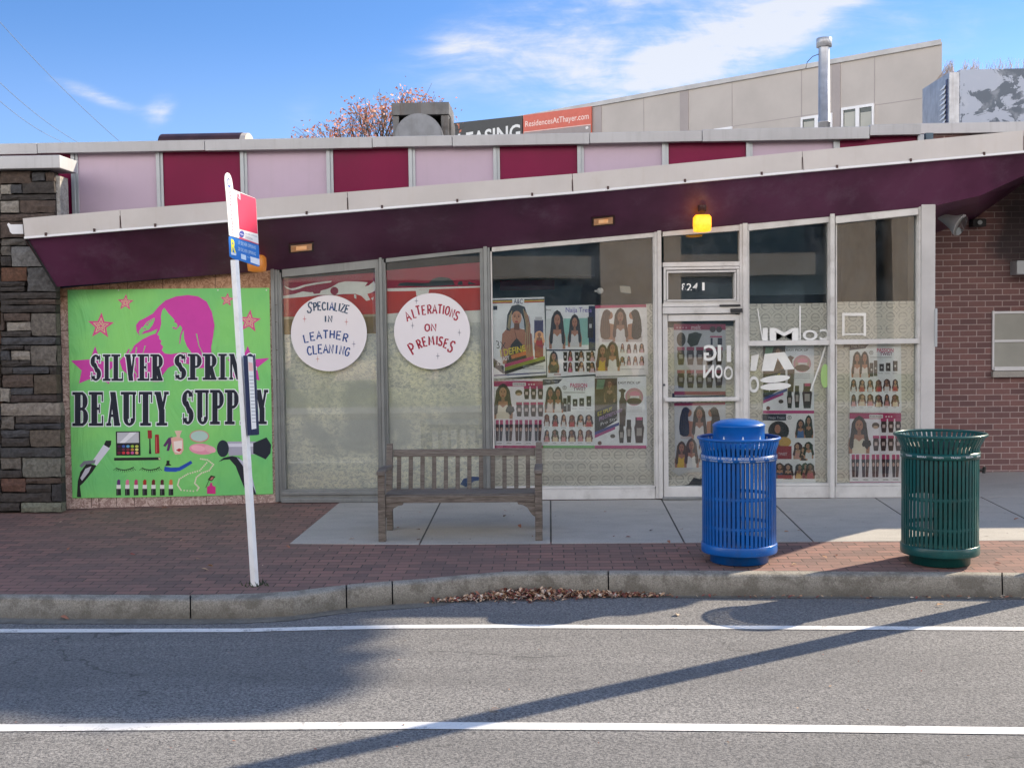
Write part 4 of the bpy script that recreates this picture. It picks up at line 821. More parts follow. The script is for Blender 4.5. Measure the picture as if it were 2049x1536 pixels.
c.poly(Z([(955, 1145), (985, 1100), (1010, 1092), (1008, 1115), (990, 1175), (975, 1175), (985, 1130), (968, 1152)]), (88, 40, 96)); c.poly(Z([(1000, 1100), (1040, 1090), (1072, 1105), (1075, 1170), (1060, 1195), (1025, 1197), (1010, 1170)]), (226, 176, 160)); c.poly(Z([(1016, 1120), (1066, 1114), (1066, 1168), (1050, 1188), (1022, 1182)]), (240, 226, 216)); c.poly(Z([(1022, 1058), (1066, 1056), (1054, 1085), (1054, 1098), (1034, 1100), (1034, 1086)]), (222, 190, 170)); c.poly(Z([(1030, 1172), (1048, 1160), (1066, 1166), (1050, 1182)]), (184, 40, 60))
c.ell(1167 / 2.926, 500 + 1090 / 2.926, 20, 12.5, (206, 140, 130)); c.ell(1167 / 2.926, 500 + 1089 / 2.926, 17.5, 10.5, (176, 206, 196)); c.ell(1180 / 2.926, 500 + 1165 / 2.926, 25, 11, (226, 150, 168), 5); c.ell(1160 / 2.926, 500 + 1160 / 2.926, 14, 6, (240, 178, 190), 8); c.ell(1230 / 2.926, 500 + 1165 / 2.926, 12, 6.5, (232, 170, 180), 20)
c.poly(Z([(668, 1216), (935, 1212), (942, 1222), (935, 1229), (668, 1232)]), BK); c.poly(Z([(928, 1213), (942, 1222), (930, 1228)]), (226, 214, 180))
for (x0, s_) in ((730, 1), (882, 1)):
    c.stroke(Z([(x0 - 52, 1275), (x0 - 30, 1284), (x0, 1287), (x0 + 30, 1282), (x0 + 54, 1270)]), 1.8, BK)
    for k in range(-5, 6): x = x0 + k * 10; y = 1285 - abs(k) * 1.6; c.stroke(Z([(x, y), (x + k * 3.2, y + 17 - abs(k))]), .9, BK)
c.stroke(Z([(962, 1280), (1000, 1285), (1050, 1282), (1085, 1262), (1122, 1240)]), 9, (34, 76, 170), 6); c.stroke(Z([(970, 1292), (1030, 1295), (1080, 1272)]), 3, (40, 90, 190), 1); c.poly(Z([(975, 1232), (992, 1232), (992, 1250), (1005, 1260), (965, 1264), (975, 1250)]), BK)
pp = []
for (x0, y0), (x1, y1) in zip([(1175, 1222), (1215, 1228), (1250, 1255), (1225, 1290), (1180, 1305), (1150, 1330), (1140, 1365), (1165, 1390)], [(1215, 1228), (1250, 1255), (1225, 1290), (1180, 1305), (1150, 1330), (1140, 1365), (1165, 1390), (1150, 1412)]): pp += [(x0 + (x1 - x0) * k / 4, y0 + (y1 - y0) * k / 4) for k in range(4)]
for (x0, y0), (x1, y1) in zip([(1210, 1245), (1170, 1290), (1100, 1310), (1050, 1340), (1040, 1375), (1060, 1405)], [(1170, 1290), (1100, 1310), (1050, 1340), (1040, 1375), (1060, 1405), (1150, 1412)]): pp += [(x0 + (x1 - x0) * k / 5, y0 + (y1 - y0) * k / 5) for k in range(5)]
for x, y in pp: c.ell(x / 2.926, 500 + y / 2.926, 1.7, 1.7, (222, 218, 190), n=8)
for k, cc in enumerate(((92, 40, 110), (216, 120, 150), (186, 60, 110), (168, 50, 40), (110, 36, 34), (84, 36, 40), (206, 120, 70))):
    x = 682 + k * 51; c.poly(Z([(x + 3, 1375), (x + 3, 1352), (x + 10, 1342), (x + 22, 1346), (x + 22, 1375)]), cc); c.poly(Z([(x, 1374), (x + 25, 1374), (x + 25, 1397), (x, 1397)]), (226, 224, 220)); c.poly(Z([(x - 1, 1397), (x + 26, 1397), (x + 27, 1435), (x - 1, 1436)]), BK); c.poly(Z([(x + 5, 1399), (x + 9, 1399), (x + 9, 1433), (x + 5, 1433)]), (90, 92, 96))
c.poly(Z([(1212, 1385), (1228, 1378), (1230, 1362), (1242, 1362), (1244, 1378), (1262, 1385), (1262, 1427), (1212, 1427)]), (206, 46, 130)); c.poly(Z([(1215, 1345), (1235, 1318), (1262, 1325), (1240, 1352)]), (44, 24, 30)); c.poly(Z([(1228, 1343), (1240, 1328), (1252, 1330), (1240, 1346)]), (190, 120, 110)); c.stroke(Z([(1225, 1345), (1205, 1390)]), 1.2, BK)
c.poly(Z([(1330, 1120), (1500, 1120), (1500, 1195), (1340, 1205)]), (168, 168, 182)); c.poly(Z([(1330, 1132), (1500, 1130), (1500, 1150), (1332, 1152)]), (214, 214, 226)); c.ell(1305 / 2.926, 500 + 1162 / 2.926, 12, 17, (30, 44, 56)); c.poly(Z([(1482, 1130), (1560, 1096), (1588, 1140), (1583, 1190), (1555, 1225), (1482, 1190)]), (26, 34, 48))
c.poly(Z([(1278, 1240), (1310, 1215), (1360, 1205), (1400, 1215), (1440, 1270), (1470, 1330), (1500, 1430), (1455, 1428), (1430, 1390), (1405, 1330), (1380, 1265), (1345, 1225), (1310, 1228)]), (26, 32, 44)); c.poly(Z([(1385, 1212), (1425, 1235), (1475, 1320), (1500, 1425), (1460, 1330), (1420, 1260)]), (186, 188, 206))
for u in (237, 436, 533): c.ell(u, 580.5, 1.4, 1.4, (220, 220, 214), n=8)
c.build('artwork', A['print'], bn)

# ================================================================== ROUND SIGNS
SF = dict(A=[[(0, 0), (.5, 1), (1, 0)], [(.2, .36), (.8, .36)]], C=[[(.95, .8), (.7, .98), (.35, .95), (.08, .65), (.06, .35), (.3, .05), (.65, .02), (.95, .2)]], E=[[(.9, 1), (.08, 1), (.08, 0), (.95, 0)], [(.08, .52), (.75, .52)]],
          G=[[(.92, .8), (.7, .98), (.35, .95), (.08, .65), (.06, .35), (.3, .04), (.7, .04), (.92, .25), (.92, .45), (.55, .45)]], H=[[(.08, 0), (.08, 1)], [(.92, 0), (.92, 1)], [(.08, .5), (.92, .5)]], I=[[(.5, 0), (.5, 1)]], L=[[(.12, 1), (.12, 0), (.92, 0)]],
          M=[[(.02, 0), (.12, 1), (.5, .3), (.88, 1), (.98, 0)]], N=[[(.08, 0), (.08, 1), (.92, 0), (.92, 1)]], O=[[(.5, 1), (.15, .85), (.04, .5), (.15, .15), (.5, 0), (.85, .15), (.96, .5), (.85, .85), (.5, 1)]],
          P=[[(.12, 0), (.12, 1), (.6, 1), (.92, .85), (.92, .65), (.6, .48), (.12, .48)]], R=[[(.12, 0), (.12, 1), (.6, 1), (.92, .85), (.92, .65), (.6, .48), (.12, .48)], [(.5, .48), (.95, 0)]], S=[[(.92, .85), (.65, 1), (.25, .95), (.1, .75), (.3, .55), (.7, .45), (.92, .25), (.75, .03), (.3, 0), (.05, .18)]],
          T=[[(.5, 0), (.5, 1)], [(0, 1), (1, 1)]], Z=[[(.05, 1), (.95, 1), (.05, 0), (.98, 0)]])
def hand(c, ch, x, y, h, w, rot, col, th=3.0):
    cr, sr = math.cos(rad(rot)), math.sin(rad(rot))
    for pl in SF[ch]:
        c.stroke([(x + ((px - .5) * w * cr - (.5 - py) * h * sr * -1 * -1), y + ((px - .5) * w * sr + (.5 - py) * h * cr)) for px, py in pl], th, col)
def spark(c, x, y, r, col): c.poly([(x, y - r), (x + .7, y - .9), (x + r * .55, y), (x + .7, y + .9), (x, y + r), (x - .7, y + .9), (x - r * .55, y), (x - .7, y - .9)], col)
SG = lambda x, y: (540 + x / 4.553, 500 + y / 4.553)
def round_sign(cu, cv, r, label):
    o = empty('round_sign', onY(cu, cv, YF - .03), label, 'sign', 'round painted window signs'); mb = MB(); n = 72
    mb.prism([onY(cu + r * math.cos(i * 2 * math.pi / n), cv + r * math.sin(i * 2 * math.pi / n), YF - .035) for i in range(n)], (0, .012, 0)); mb.build('disc', A['signwhite'], o); return o, Canvas(yproj(YF - .0362))
A['signwhite'] = mat('sign_board', (.78, .75, .77), .45, var=.015, scale=2)
o, c = round_sign(658, 666.5, 76, 'white round sign lettered in blue, specialize in leather cleaning'); B_ = (42, 76, 138); DB = (52, 78, 104)
for ch, x, y, h, w, rt in (('S', 364, 524, 96, 42, 8), ('P', 412, 518, 72, 30, -4), ('E', 451, 512, 72, 32, -3), ('C', 492, 513, 72, 34, -2), ('I', 526, 513, 72, 10, 0), ('A', 564, 514, 74, 36, 3), ('L', 604, 518, 72, 28, 6), ('I', 634, 522, 70, 10, 8), ('Z', 664, 530, 70, 32, 12), ('E', 703, 540, 70, 32, 16)): hand(c, ch, *SG(x, y), h / 4.553, w / 4.553, rt, DB if ch != 'A' else B_)
for ch, x, y in (('I', 507, 628), ('N', 549, 628)): hand(c, ch, *SG(x, y), 12, 8, 0, DB)
for i, (ch, y, rt) in enumerate(zip('LEATHER', (806, 788, 775, 770, 768, 778, 800), (-12, -8, -4, 0, 3, 6, 12))): hand(c, ch, *SG(328 + i * 60, y), 15.5, 9.5, rt, B_)
for i, (ch, y, rt) in enumerate(zip('CLEANING', (918, 908, 902, 900, 902, 906, 914, 928), (-8, -5, -2, 0, 3, 6, 9, 14))): hand(c, ch, *SG(360 + i * 49.5, y), 17, 8.5 if ch != 'I' else 2, rt, B_)
for x, y, cc in ((315, 628, (200, 140, 146)), (697, 655, (200, 150, 150)), (765, 857, (140, 140, 160)), (435, 992, (200, 160, 150))): spark(c, *SG(x, y), 8, cc)
c.build('lettering', A['print'], o)
o, c = round_sign(864.5, 662.5, 76, 'white round sign lettered in red, alterations on premises'); RD = (160, 28, 58)
for ch, x, y, h, w, rt in (('A', 1256, 605, 84, 40, -24), ('L', 1312, 578, 80, 28, -17), ('T', 1352, 552, 80, 36, -12), ('E', 1402, 548, 80, 32, -7), ('R', 1453, 542, 80, 34, -3), ('A', 1502, 540, 80, 38, 0), ('T', 1549, 540, 80, 36, 4), ('I', 1582, 545, 78, 10, 7), ('O', 1618, 553, 78, 36, 11), ('N', 1662, 576, 76, 34, 17), ('S', 1702, 600, 80, 36, 22)): hand(c, ch, *SG(x, y), h / 4.553, w / 4.553, rt, RD)
for ch, x, y in (('O', 1434, 708), ('N', 1492, 706)): hand(c, ch, *SG(x, y), 14, 10, 0, RD)
for ch, x, y, h, w, rt in (('P', 1296, 900, 104, 46, -30), ('R', 1360, 858, 80, 34, -22), ('E', 1410, 836, 80, 34, -14), ('M', 1470, 826, 80, 44, -5), ('I', 1522, 824, 78, 10, 2), ('S', 1556, 832, 78, 34, 10), ('E', 1604, 852, 78, 32, 16), ('S', 1654, 880, 104, 44, 26)): hand(c, ch, *SG(x, y), h / 4.553, w / 4.553, rt, RD, 3.4)
for x, y in ((1334, 464), (1300, 688), (1726, 752), (1530, 966)): spark(c, *SG(x, y), 8, (140, 140, 150))
c.build('lettering', A['print'], o)

# ================================================================== POSTERS (printed sheets inside the glass)
SK = (182, 128, 102); HB = (44, 34, 36)
PR = random.Random(77)
def lady(c, u, v, h, hair=HB, skin=SK, dress=(226, 224, 226), wide=1.0, turn=0, curl=0):
    """small printed portrait: hair mass, face, shoulders, top; u = middle, v = crown, h = height to the hem"""
    if h < 36: wide *= PR.uniform(.82, 1.2); turn = PR.choice((-1, 0, 1)); curl = curl or PR.random() < .4; v += PR.uniform(-.03, .05) * h; hair = tuple(int(min(255, x * PR.uniform(.8, 1.6))) for x in hair); skin = PR.choice(((196, 146, 118), (170, 118, 92), (206, 160, 132), (150, 104, 82)))
    k = h; w = k * .26 * wide
    c.poly([(u - w * 1.1, v + k), (u - w * 1.15, v + k * .72), (u - w * .95, v + k * .55), (u - w * .3, v + k * .46), (u + w * .3, v + k * .46), (u + w * .95, v + k * .55), (u + w * 1.15, v + k * .72), (u + w * 1.1, v + k)], skin)
    c.poly([(u - w * .75, v + k), (u - w * .72, v + k * .66), (u - w * .4, v + k * .6), (u, v + k * .68), (u + w * .4, v + k * .6), (u + w * .72, v + k * .66), (u + w * .75, v + k)], dress)
    P = [(-.35, .06), (0, 0), (.35, .06), (.62, .2), (.72, .45), (.86, .8), (.7, .9), (.5, .84), (.42, .5), (-.42, .5), (-.5, .84), (-.7, .9), (-.86, .8), (-.72, .45), (-.62, .2)]
    if curl: P = [(a * 1.15 + (.06 if i % 2 else -.04), b * .92) for i, (a, b) in enumerate(P)]
    c.poly([(u + a * w * 1.25, v + b * k) for a, b in P], hair)
    c.ell(u + turn * w * .2, v + k * .26, w * .42, k * .15, skin, n=14); c.poly([(u - w * .16, v + k * .36), (u + w * .16, v + k * .36), (u + w * .2, v + k * .52), (u - w * .2, v + k * .52)], tuple(int(x * .86) for x in skin))
    if h > 30:
        f = u + turn * w * .2
        for s_ in (-1, 1): c.ell(f + s_ * w * .17, v + k * .245, w * .08, k * .012, (50, 34, 32), n=8); c.stroke([(f + s_ * w * .08, v + k * .215), (f + s_ * w * .27, v + k * .212)], k * .011, (60, 42, 38))
        c.ell(f, v + k * .345, w * .13, k * .018, (150, 60, 66), n=8); c.stroke([(f, v + k * .25), (f + w * .03, v + k * .30)], k * .01, (112, 74, 58))
        for s_ in (-1, 1): c.stroke([(u + s_ * w * .62, v + k * .2), (u + s_ * w * .8, v + k * .8)], w * .05, tuple(min(255, int(x * 1.5)) for x in hair), w * .02)
def back_lady(c, u, v, h, hair, skin=SK, s_=1):
    w = h * .2; c.poly([(u - w * .4 * s_, v + h * .42), (u + w * 1.25 * s_, v + h * .5), (u + w * 1.3 * s_, v + h), (u - w * .4 * s_, v + h)], skin); c.ell(u + w * .55 * s_, v + h * .2, w * .5, h * .13, skin, n=12)
    c.poly([(u - w * .62 * s_, v + h * .1), (u - w * .3 * s_, v + h * .02), (u + w * .1 * s_, v), (u + w * .5 * s_, v + h * .04), (u + w * .72 * s_, v + h * .12), (u + w * .5 * s_, v + h * .22), (u + w * .42 * s_, v + h * .36), (u + w * .6 * s_, v + h * .6), (u + w * .62 * s_, v + h * .9), (u + w * .3 * s_, v + h * .99), (u - w * .4 * s_, v + h), (u - w * .95 * s_, v + h * .93), (u - w * 1.1 * s_, v + h * .7), (u - w * .95 * s_, v + h * .35)], hair)
    for k in range(4): c.stroke([(u + (-.6 + .3 * k) * w * s_, v + h * .2), (u + (-.75 + .35 * k) * w * s_, v + h * .92)], w * .06, tuple(min(255, int(x * 1.4)) for x in hair), w * .02)
def pack(c, u, v, w, h, col=(58, 34, 44), head=(186, 60, 120), lab=(210, 190, 190)):
    c.rect(u, v, u + w, v + h * .2, head); c.poly([(u + w * .08, v + h * .18), (u + w * .92, v + h * .18), (u + w, v + h * .5), (u + w * .85, v + h), (u + w * .15, v + h), (u, v + h * .5)], col); c.rect(u + w * .26, v + h * .42, u + w * .74, v + h * .66, lab)
def jar_(c, u, v, w, h, col=(52, 42, 40)):
    c.poly([(u + w * .12, v), (u + w * .88, v), (u + w * .88, v + h * .25), (u + w, v + h * .4), (u + w * .85, v + h), (u + w * .15, v + h), (u, v + h * .4), (u + w * .12, v + h * .25)], col); c.rect(u + w * .24, v + h * .42, u + w * .76, v + h * .72, (176, 168, 164))
def poster(pts, label, col=(226, 228, 234), Y=None):
    col = tuple(min(252, int(x * 1.085)) for x in col)
    Y = Y or YI; o = empty('poster', onY(sum(p[0] for p in pts) / 4, max(p[1] for p in pts), Y), label, 'poster', 'hair product posters in the shop windows')
    mb = MB(); frame_poly(mb, pts, Y, Y + .001); mb.col = [lin(*col)] * len(mb.f); mb.build('sheet', A['paper'], o); return o, Canvas(yproj(Y - .0004))
# 1: braids with colour bars
o, c = poster([(985, 597), (1089, 594), (1093, 750), (988, 758)], 'upper left poster of a woman with long blond braids and striped bars')
for k, cc in enumerate(((40, 40, 44), (226, 190, 70), (176, 60, 50))):
    c.poly([(985, 600 + k * 2.4), (1025, 599 + k * 2.4), (1025, 601.4 + k * 2.4), (985, 602.4 + k * 2.4)], cc); c.poly([(1049, 598.5 + k * 2.4), (1089, 597.5 + k * 2.4), (1089, 599.9 + k * 2.4), (1049, 600.9 + k * 2.4)], cc)
c.text('A&C', (1028, 598, 1046, 608), (70, 70, 110), .01); c.rect(987, 612, 995, 620, (24, 30, 60)); c.poly([(1017, 640), (1060, 632), (1062, 655), (1020, 660)], (200, 208, 220))
c.poly([(1003, 700), (1005, 668), (1012, 660), (1030, 655), (1052, 660), (1064, 668), (1068, 725), (1058, 728), (1006, 728)], SK); c.poly([(1013, 728), (1022, 690), (1034, 676), (1046, 690), (1058, 728)], (40, 34, 36)); c.stroke([(1030, 662), (1034, 678)], .8, (40, 34, 36))
c.poly([(1013, 660), (1015, 630), (1024, 612), (1037, 609), (1050, 614), (1056, 632), (1058, 668), (1050, 664), (1048, 640), (1043, 628), (1024, 630), (1021, 662)], (58, 66, 76))
for i in range(9): c.stroke([(1047 + i * 1.1, 618 + i * 1.5), (1053 + i * .9, 650), (1051 + i * 1.5, 690 + i * 2)], 1.5, ((196, 184, 140), (150, 140, 110), (170, 70, 64))[i % 3], .8)
for i in range(6): c.stroke([(1024 - i * 1.2, 622 + i * 2), (1019 - i * .8, 660 - i)], 1.4, ((206, 190, 146), (90, 92, 96))[i % 2], .8)
c.ell(1034, 636, 9.8, 14, (204, 154, 126)); c.poly([(1029, 646), (1039, 646), (1040, 660), (1028, 660)], (120, 80, 62))
for s_ in (-1, 1): c.ell(1034 + s_ * 4, 633, 2.1, 1.3, (46, 32, 30), n=8); c.stroke([(1034 + s_ * 1.8, 629.5), (1034 + s_ * 6, 629)], .9, (56, 40, 34))
c.ell(1033.5, 643.5, 3.6, 1.7, (168, 62, 70), n=10); c.stroke([(1034, 634), (1034.6, 639.5)], .8, (112, 72, 56))
c.rect(1069, 640, 1087, 700, (64, 60, 110)); c.rect(1071, 634, 1085, 641, (204, 204, 210)); lady(c, 1079, 662, 30, (214, 190, 90), SK, (190, 50, 50)); c.rect(1070, 690, 1087, 716, (160, 44, 60))
c.text('3X', [(992, 681), (1012, 685), (1014, 700), (994, 697)], (40, 40, 48), -.01); c.text('I DEFINE', [(1000, 700), (1050, 690), (1052, 702), (1002, 714)], (236, 214, 50), .02); c.text('EASY', [(1002, 714), (1019, 711), (1020, 719), (1003, 723)], (240, 240, 240), .02); c.poly([(1022, 711), (1052, 702), (1053, 710), (1024, 718)], (216, 120, 60))
c.poly([(987, 716), (1008, 733), (1008, 748), (988, 734)], (24, 32, 60)); c.poly([(1010, 728), (1068, 712), (1068, 718), (1010, 735)], (196, 50, 120)); c.poly([(1010, 735), (1090, 712), (1091, 718), (1010, 743)], (150, 160, 60)); c.poly([(1008, 743), (1091, 718), (1091, 723), (1010, 749)], (30, 32, 40))
c.text('52', (994, 724, 1005, 731), (230, 230, 236), .01); c.poly([(988, 750), (1092, 744), (1092, 746), (988, 752.5)], (44, 56, 130))
for k in range(3): c.text('lorem', (0, 0, 0, 0), (0, 0, 0)) if False else c.rect(1046, 731 + k * 3, 1088, 732 + k * 3, (150, 156, 170))
c.build('artwork', A['paper'], o)
# 2: straight black hair, two women
o, c = poster([(1092, 612), (1190, 610), (1192, 748), (1095, 755)], 'upper middle poster with two women in waist-long straight black hair')
c.poly([(1092, 638), (1178, 636), (1178, 690), (1092, 692)], (156, 208, 200)); c.poly([(1092, 638), (1128, 638), (1120, 695), (1092, 695)], (226, 230, 232)); c.rect(1178, 612, 1191, 700, (20, 40, 84)); c.rect(1176, 634, 1187, 676, (34, 34, 38)); c.rect(1179, 648, 1184, 656, (210, 210, 214)); c.text('Naija Tress', (1132, 615, 1184, 628), (126, 116, 190), .01)
c.text('Beauty', (1093, 618, 1103, 622), (40, 40, 60))
for (u, v, h) in ((1115, 620, 78), (1150, 628, 66)): lady(c, u, v, h, (40, 36, 44), SK, (222, 222, 224), .72)
c.rect(1093, 699, 1192, 702, (28, 40, 80)); lady(c, 1108, 702, 44, (40, 32, 38), SK, (60, 56, 64), .85)
for r_ in range(2):
    for k in range(3): pack(c, 1127 + k * 23, 704 + r_ * 21, 8, 18, (36, 32, 38), (40, 36, 40), (214, 206, 206)); lady(c, 1141 + k * 22, 702 + r_ * 21, 21, ((60, 30, 36), (66, 30, 40), (48, 34, 38))[k], SK, ((214, 120, 150), (226, 220, 224), (214, 180, 190))[k], .9)
c.rect(1108, 748, 1122, 750, (140, 60, 60)); c.build('artwork', A['paper'], o)
# 3: trio + white dress
def trio(pts, label, Y=None, dark=0):
    o, c = poster(pts, label, (228, 224, 226) if not dark else (196, 198, 204), Y); u0, v0 = pts[0]; kx = (pts[1][0] - u0) / 104.; ky = (pts[3][1] - v0) / 142.
    X = lambda a: u0 + (a - 1191) * kx; Yv = lambda b: v0 + (b - 611) * ky
    c.poly([(X(1191), Yv(611)), (X(1294), Yv(609)), (X(1294), Yv(614.5)), (X(1191), Yv(617))], (196, 70, 116)); c.poly([(X(1204), Yv(672)), (X(1286), Yv(672)), (X(1286), Yv(684)), (X(1204), Yv(684))], (206, 196, 198))
    H3 = ((100, 72, 62), (84, 60, 54), (44, 38, 40)) if not dark else ((44, 46, 60), (60, 46, 44), (52, 40, 40))
    back_lady(c, X(1214), Yv(619), 60 * ky, H3[0]); back_lady(c, X(1272), Yv(619), 60 * ky, H3[2], SK, -1); lady(c, X(1242), Yv(616), 68 * ky, H3[1], (170, 124, 108), (224, 220, 222), .82)
    lady(c, X(1206), Yv(688), 54 * ky, (92, 72, 54), SK, (226, 190, 74), .85); lady(c, X(1226), Yv(682), 60 * ky, (84, 60, 48), SK, (236, 232, 230), .85)
    for r_ in range(2):
        for k in range(4): lady(c, X(1246 + k * 13), Yv(687 + r_ * 25), 19 * ky, (66, 44, 42), SK, ((220, 214, 216), (214, 170, 176))[k % 2], .8)
    c.rect(X(1240), Yv(738), X(1290), Yv(739), (170, 166, 170)); c.build('artwork', A['paper'], o)
trio([(1191, 611), (1294, 609), (1297, 750), (1192, 753)], 'upper right poster with three women above a yellow top and white dress', YI - .003)
# 4 / 12: magenta product chart
def chart(pts, label, foot=True, Y=None):
    o, c = poster(pts, label, (224, 222, 230), Y); u0, v0 = pts[0]; kx = (pts[1][0] - u0) / 97.; ky = (pts[3][1] - v0) / 136.
    X = lambda a: u0 + (a - 988) * kx; Yv = lambda b: v0 + (b - 760) * ky
    c.rect(X(988), Yv(760), X(1085), Yv(771), (178, 44, 106)); c.rect(X(1025), Yv(763), X(1051), Yv(770), (232, 230, 232)); c.text('Pretty Beauty', (X(1027), Yv(765), X(1049), Yv(768.5)), (30, 24, 34), .012)
    for k in range(3): c.ell(X(1057 + k * 5), Yv(767), 1.8, 1.8, (236, 214, 224), n=8)
    lady(c, X(1006), Yv(765), 72 * ky, (48, 34, 36), SK, (230, 222, 206), .95)
    c.ell(X(1037), Yv(784), 7 * kx, 6 * ky, (92, 72, 62)); c.ell(X(1037), Yv(787), 5 * kx, 3 * ky, (196, 166, 140)); c.poly([(X(1011), Yv(820)), (X(1014), Yv(812)), (X(1027), Yv(812)), (X(1029), Yv(820)), (X(1026), Yv(824)), (X(1013), Yv(824))], (42, 38, 42))
    for k in range(3): pack(c, X(1047 + k * 13.5), Yv(771), 11 * kx, 26 * ky)
    for k in range(4): pack(c, X(1032 + k * 14), Yv(803), 11.5 * kx, 29 * ky)
    for k in range(5):
        for j in range(2): c.rect(X(992 + k * 19 + j * 8), Yv(839), X(998 + k * 19 + j * 8), Yv(848), (186, 50, 112)); c.poly([(X(991.5 + k * 19 + j * 8), Yv(848)), (X(998.5 + k * 19 + j * 8), Yv(848)), (X(998 + k * 19 + j * 6), Yv(882)), (X(993 + k * 19 + j * 6), Yv(882))], ((66, 36, 48), (44, 40, 66), (80, 50, 54))[(k + j) % 3]); c.ell(X(995 + k * 19 + j * 8), Yv(858), 2.2 * kx, 4 * ky, (206, 166, 156), n=10)
        c.rect(X(994 + k * 19), Yv(886), X(1004 + k * 19), Yv(887.2), (60, 56, 70))
    if foot: c.rect(X(988), Yv(891), X(1085), Yv(896), (190, 58, 120))
    c.build('artwork', A['paper'], o)
chart([(988, 762), (1087, 757), (1089, 893), (991, 896)], 'lower left magenta product poster half behind the bench backrest')
def passion(pts, label, foot=(120, 196, 110), Y=None):
    o, c = poster(pts, label, (224, 228, 232), Y); u0, v0 = pts[0]; kx = (pts[1][0] - u0) / 102.; ky = (pts[3][1] - v0) / 142.
    X = lambda a: u0 + (a - 1089) * kx; Yv = lambda b: v0 + (b - 755) * ky
    c.poly([(X(1089), Yv(757)), (X(1128), Yv(756)), (X(1120), Yv(765)), (X(1089), Yv(769))], (28, 40, 76)); c.text('Naija Tress', (X(1093), Yv(759), X(1118), Yv(764)), (200, 204, 216), .005); c.text('PASSION', (X(1143), Yv(765), X(1176), Yv(773)), (200, 60, 110), .02); c.text('TWIST', (X(1149), Yv(773), X(1174), Yv(780)), (120, 50, 110), .02)
    c.ell(X(1132), Yv(774), 4, 4, (40, 40, 44)); c.ell(X(1132), Yv(774), 3.2, 3.2, (226, 228, 232)); c.text('Y', (X(1130.5), Yv(772), X(1133.5), Yv(776)), (40, 40, 44), .01); c.rect(X(1130), Yv(783), X(1172), Yv(784.2), (120, 124, 130))
    lady(c, X(1104), Yv(771), 54 * ky, (54, 42, 40), SK, (226, 214, 210), .75); lady(c, X(1119), Yv(771), 54 * ky, (50, 40, 38), SK, (230, 228, 226), .7)
    for (a, b, w_, h_) in ((1129, 795, 7, 28), (1137, 790, 7, 32), (1148, 797, 9, 15), (1161, 795, 9, 17), (1175, 791, 9, 21)): c.rect(X(a), Yv(b), X(a + w_), Yv(b + h_), (36, 34, 38)); c.ell(X(a + w_ / 2), Yv(b + h_ * .5), 1.8, 2.4, (206, 206, 208), n=8)
    for r_ in range(2):
        for k in range(6): lady(c, X(1097 + k * 16.5), Yv(828 + r_ * 31), 25 * ky, ((70, 46, 40), (46, 36, 38), (60, 40, 40))[(k + r_) % 3], SK, ((226, 224, 226), (214, 150, 150), (196, 80, 80), (232, 214, 180))[(k * 2 + r_) % 4], .95, curl=k % 2)
    for r_ in range(2):
        for k in range(6): c.rect(X(1092 + k * 16.5), Yv(855 + r_ * 31), X(1092 + k * 16.5 + PR.uniform(6, 11)), Yv(856 + r_ * 31), (150, 152, 160))
    for k in range(3): c.rect(X(1146 + k * 14), Yv(816), X(1155 + k * 14), Yv(817), (150, 152, 160))
    if foot: c.rect(X(1089), Yv(892), X(1191), Yv(897), foot)
    c.build('artwork', A['paper'], o)
passion([(1086, 757), (1190, 752), (1192, 892), (1089, 896)], 'lower middle poster of many small portraits with a green strip along its foot', Y=YI - .001)
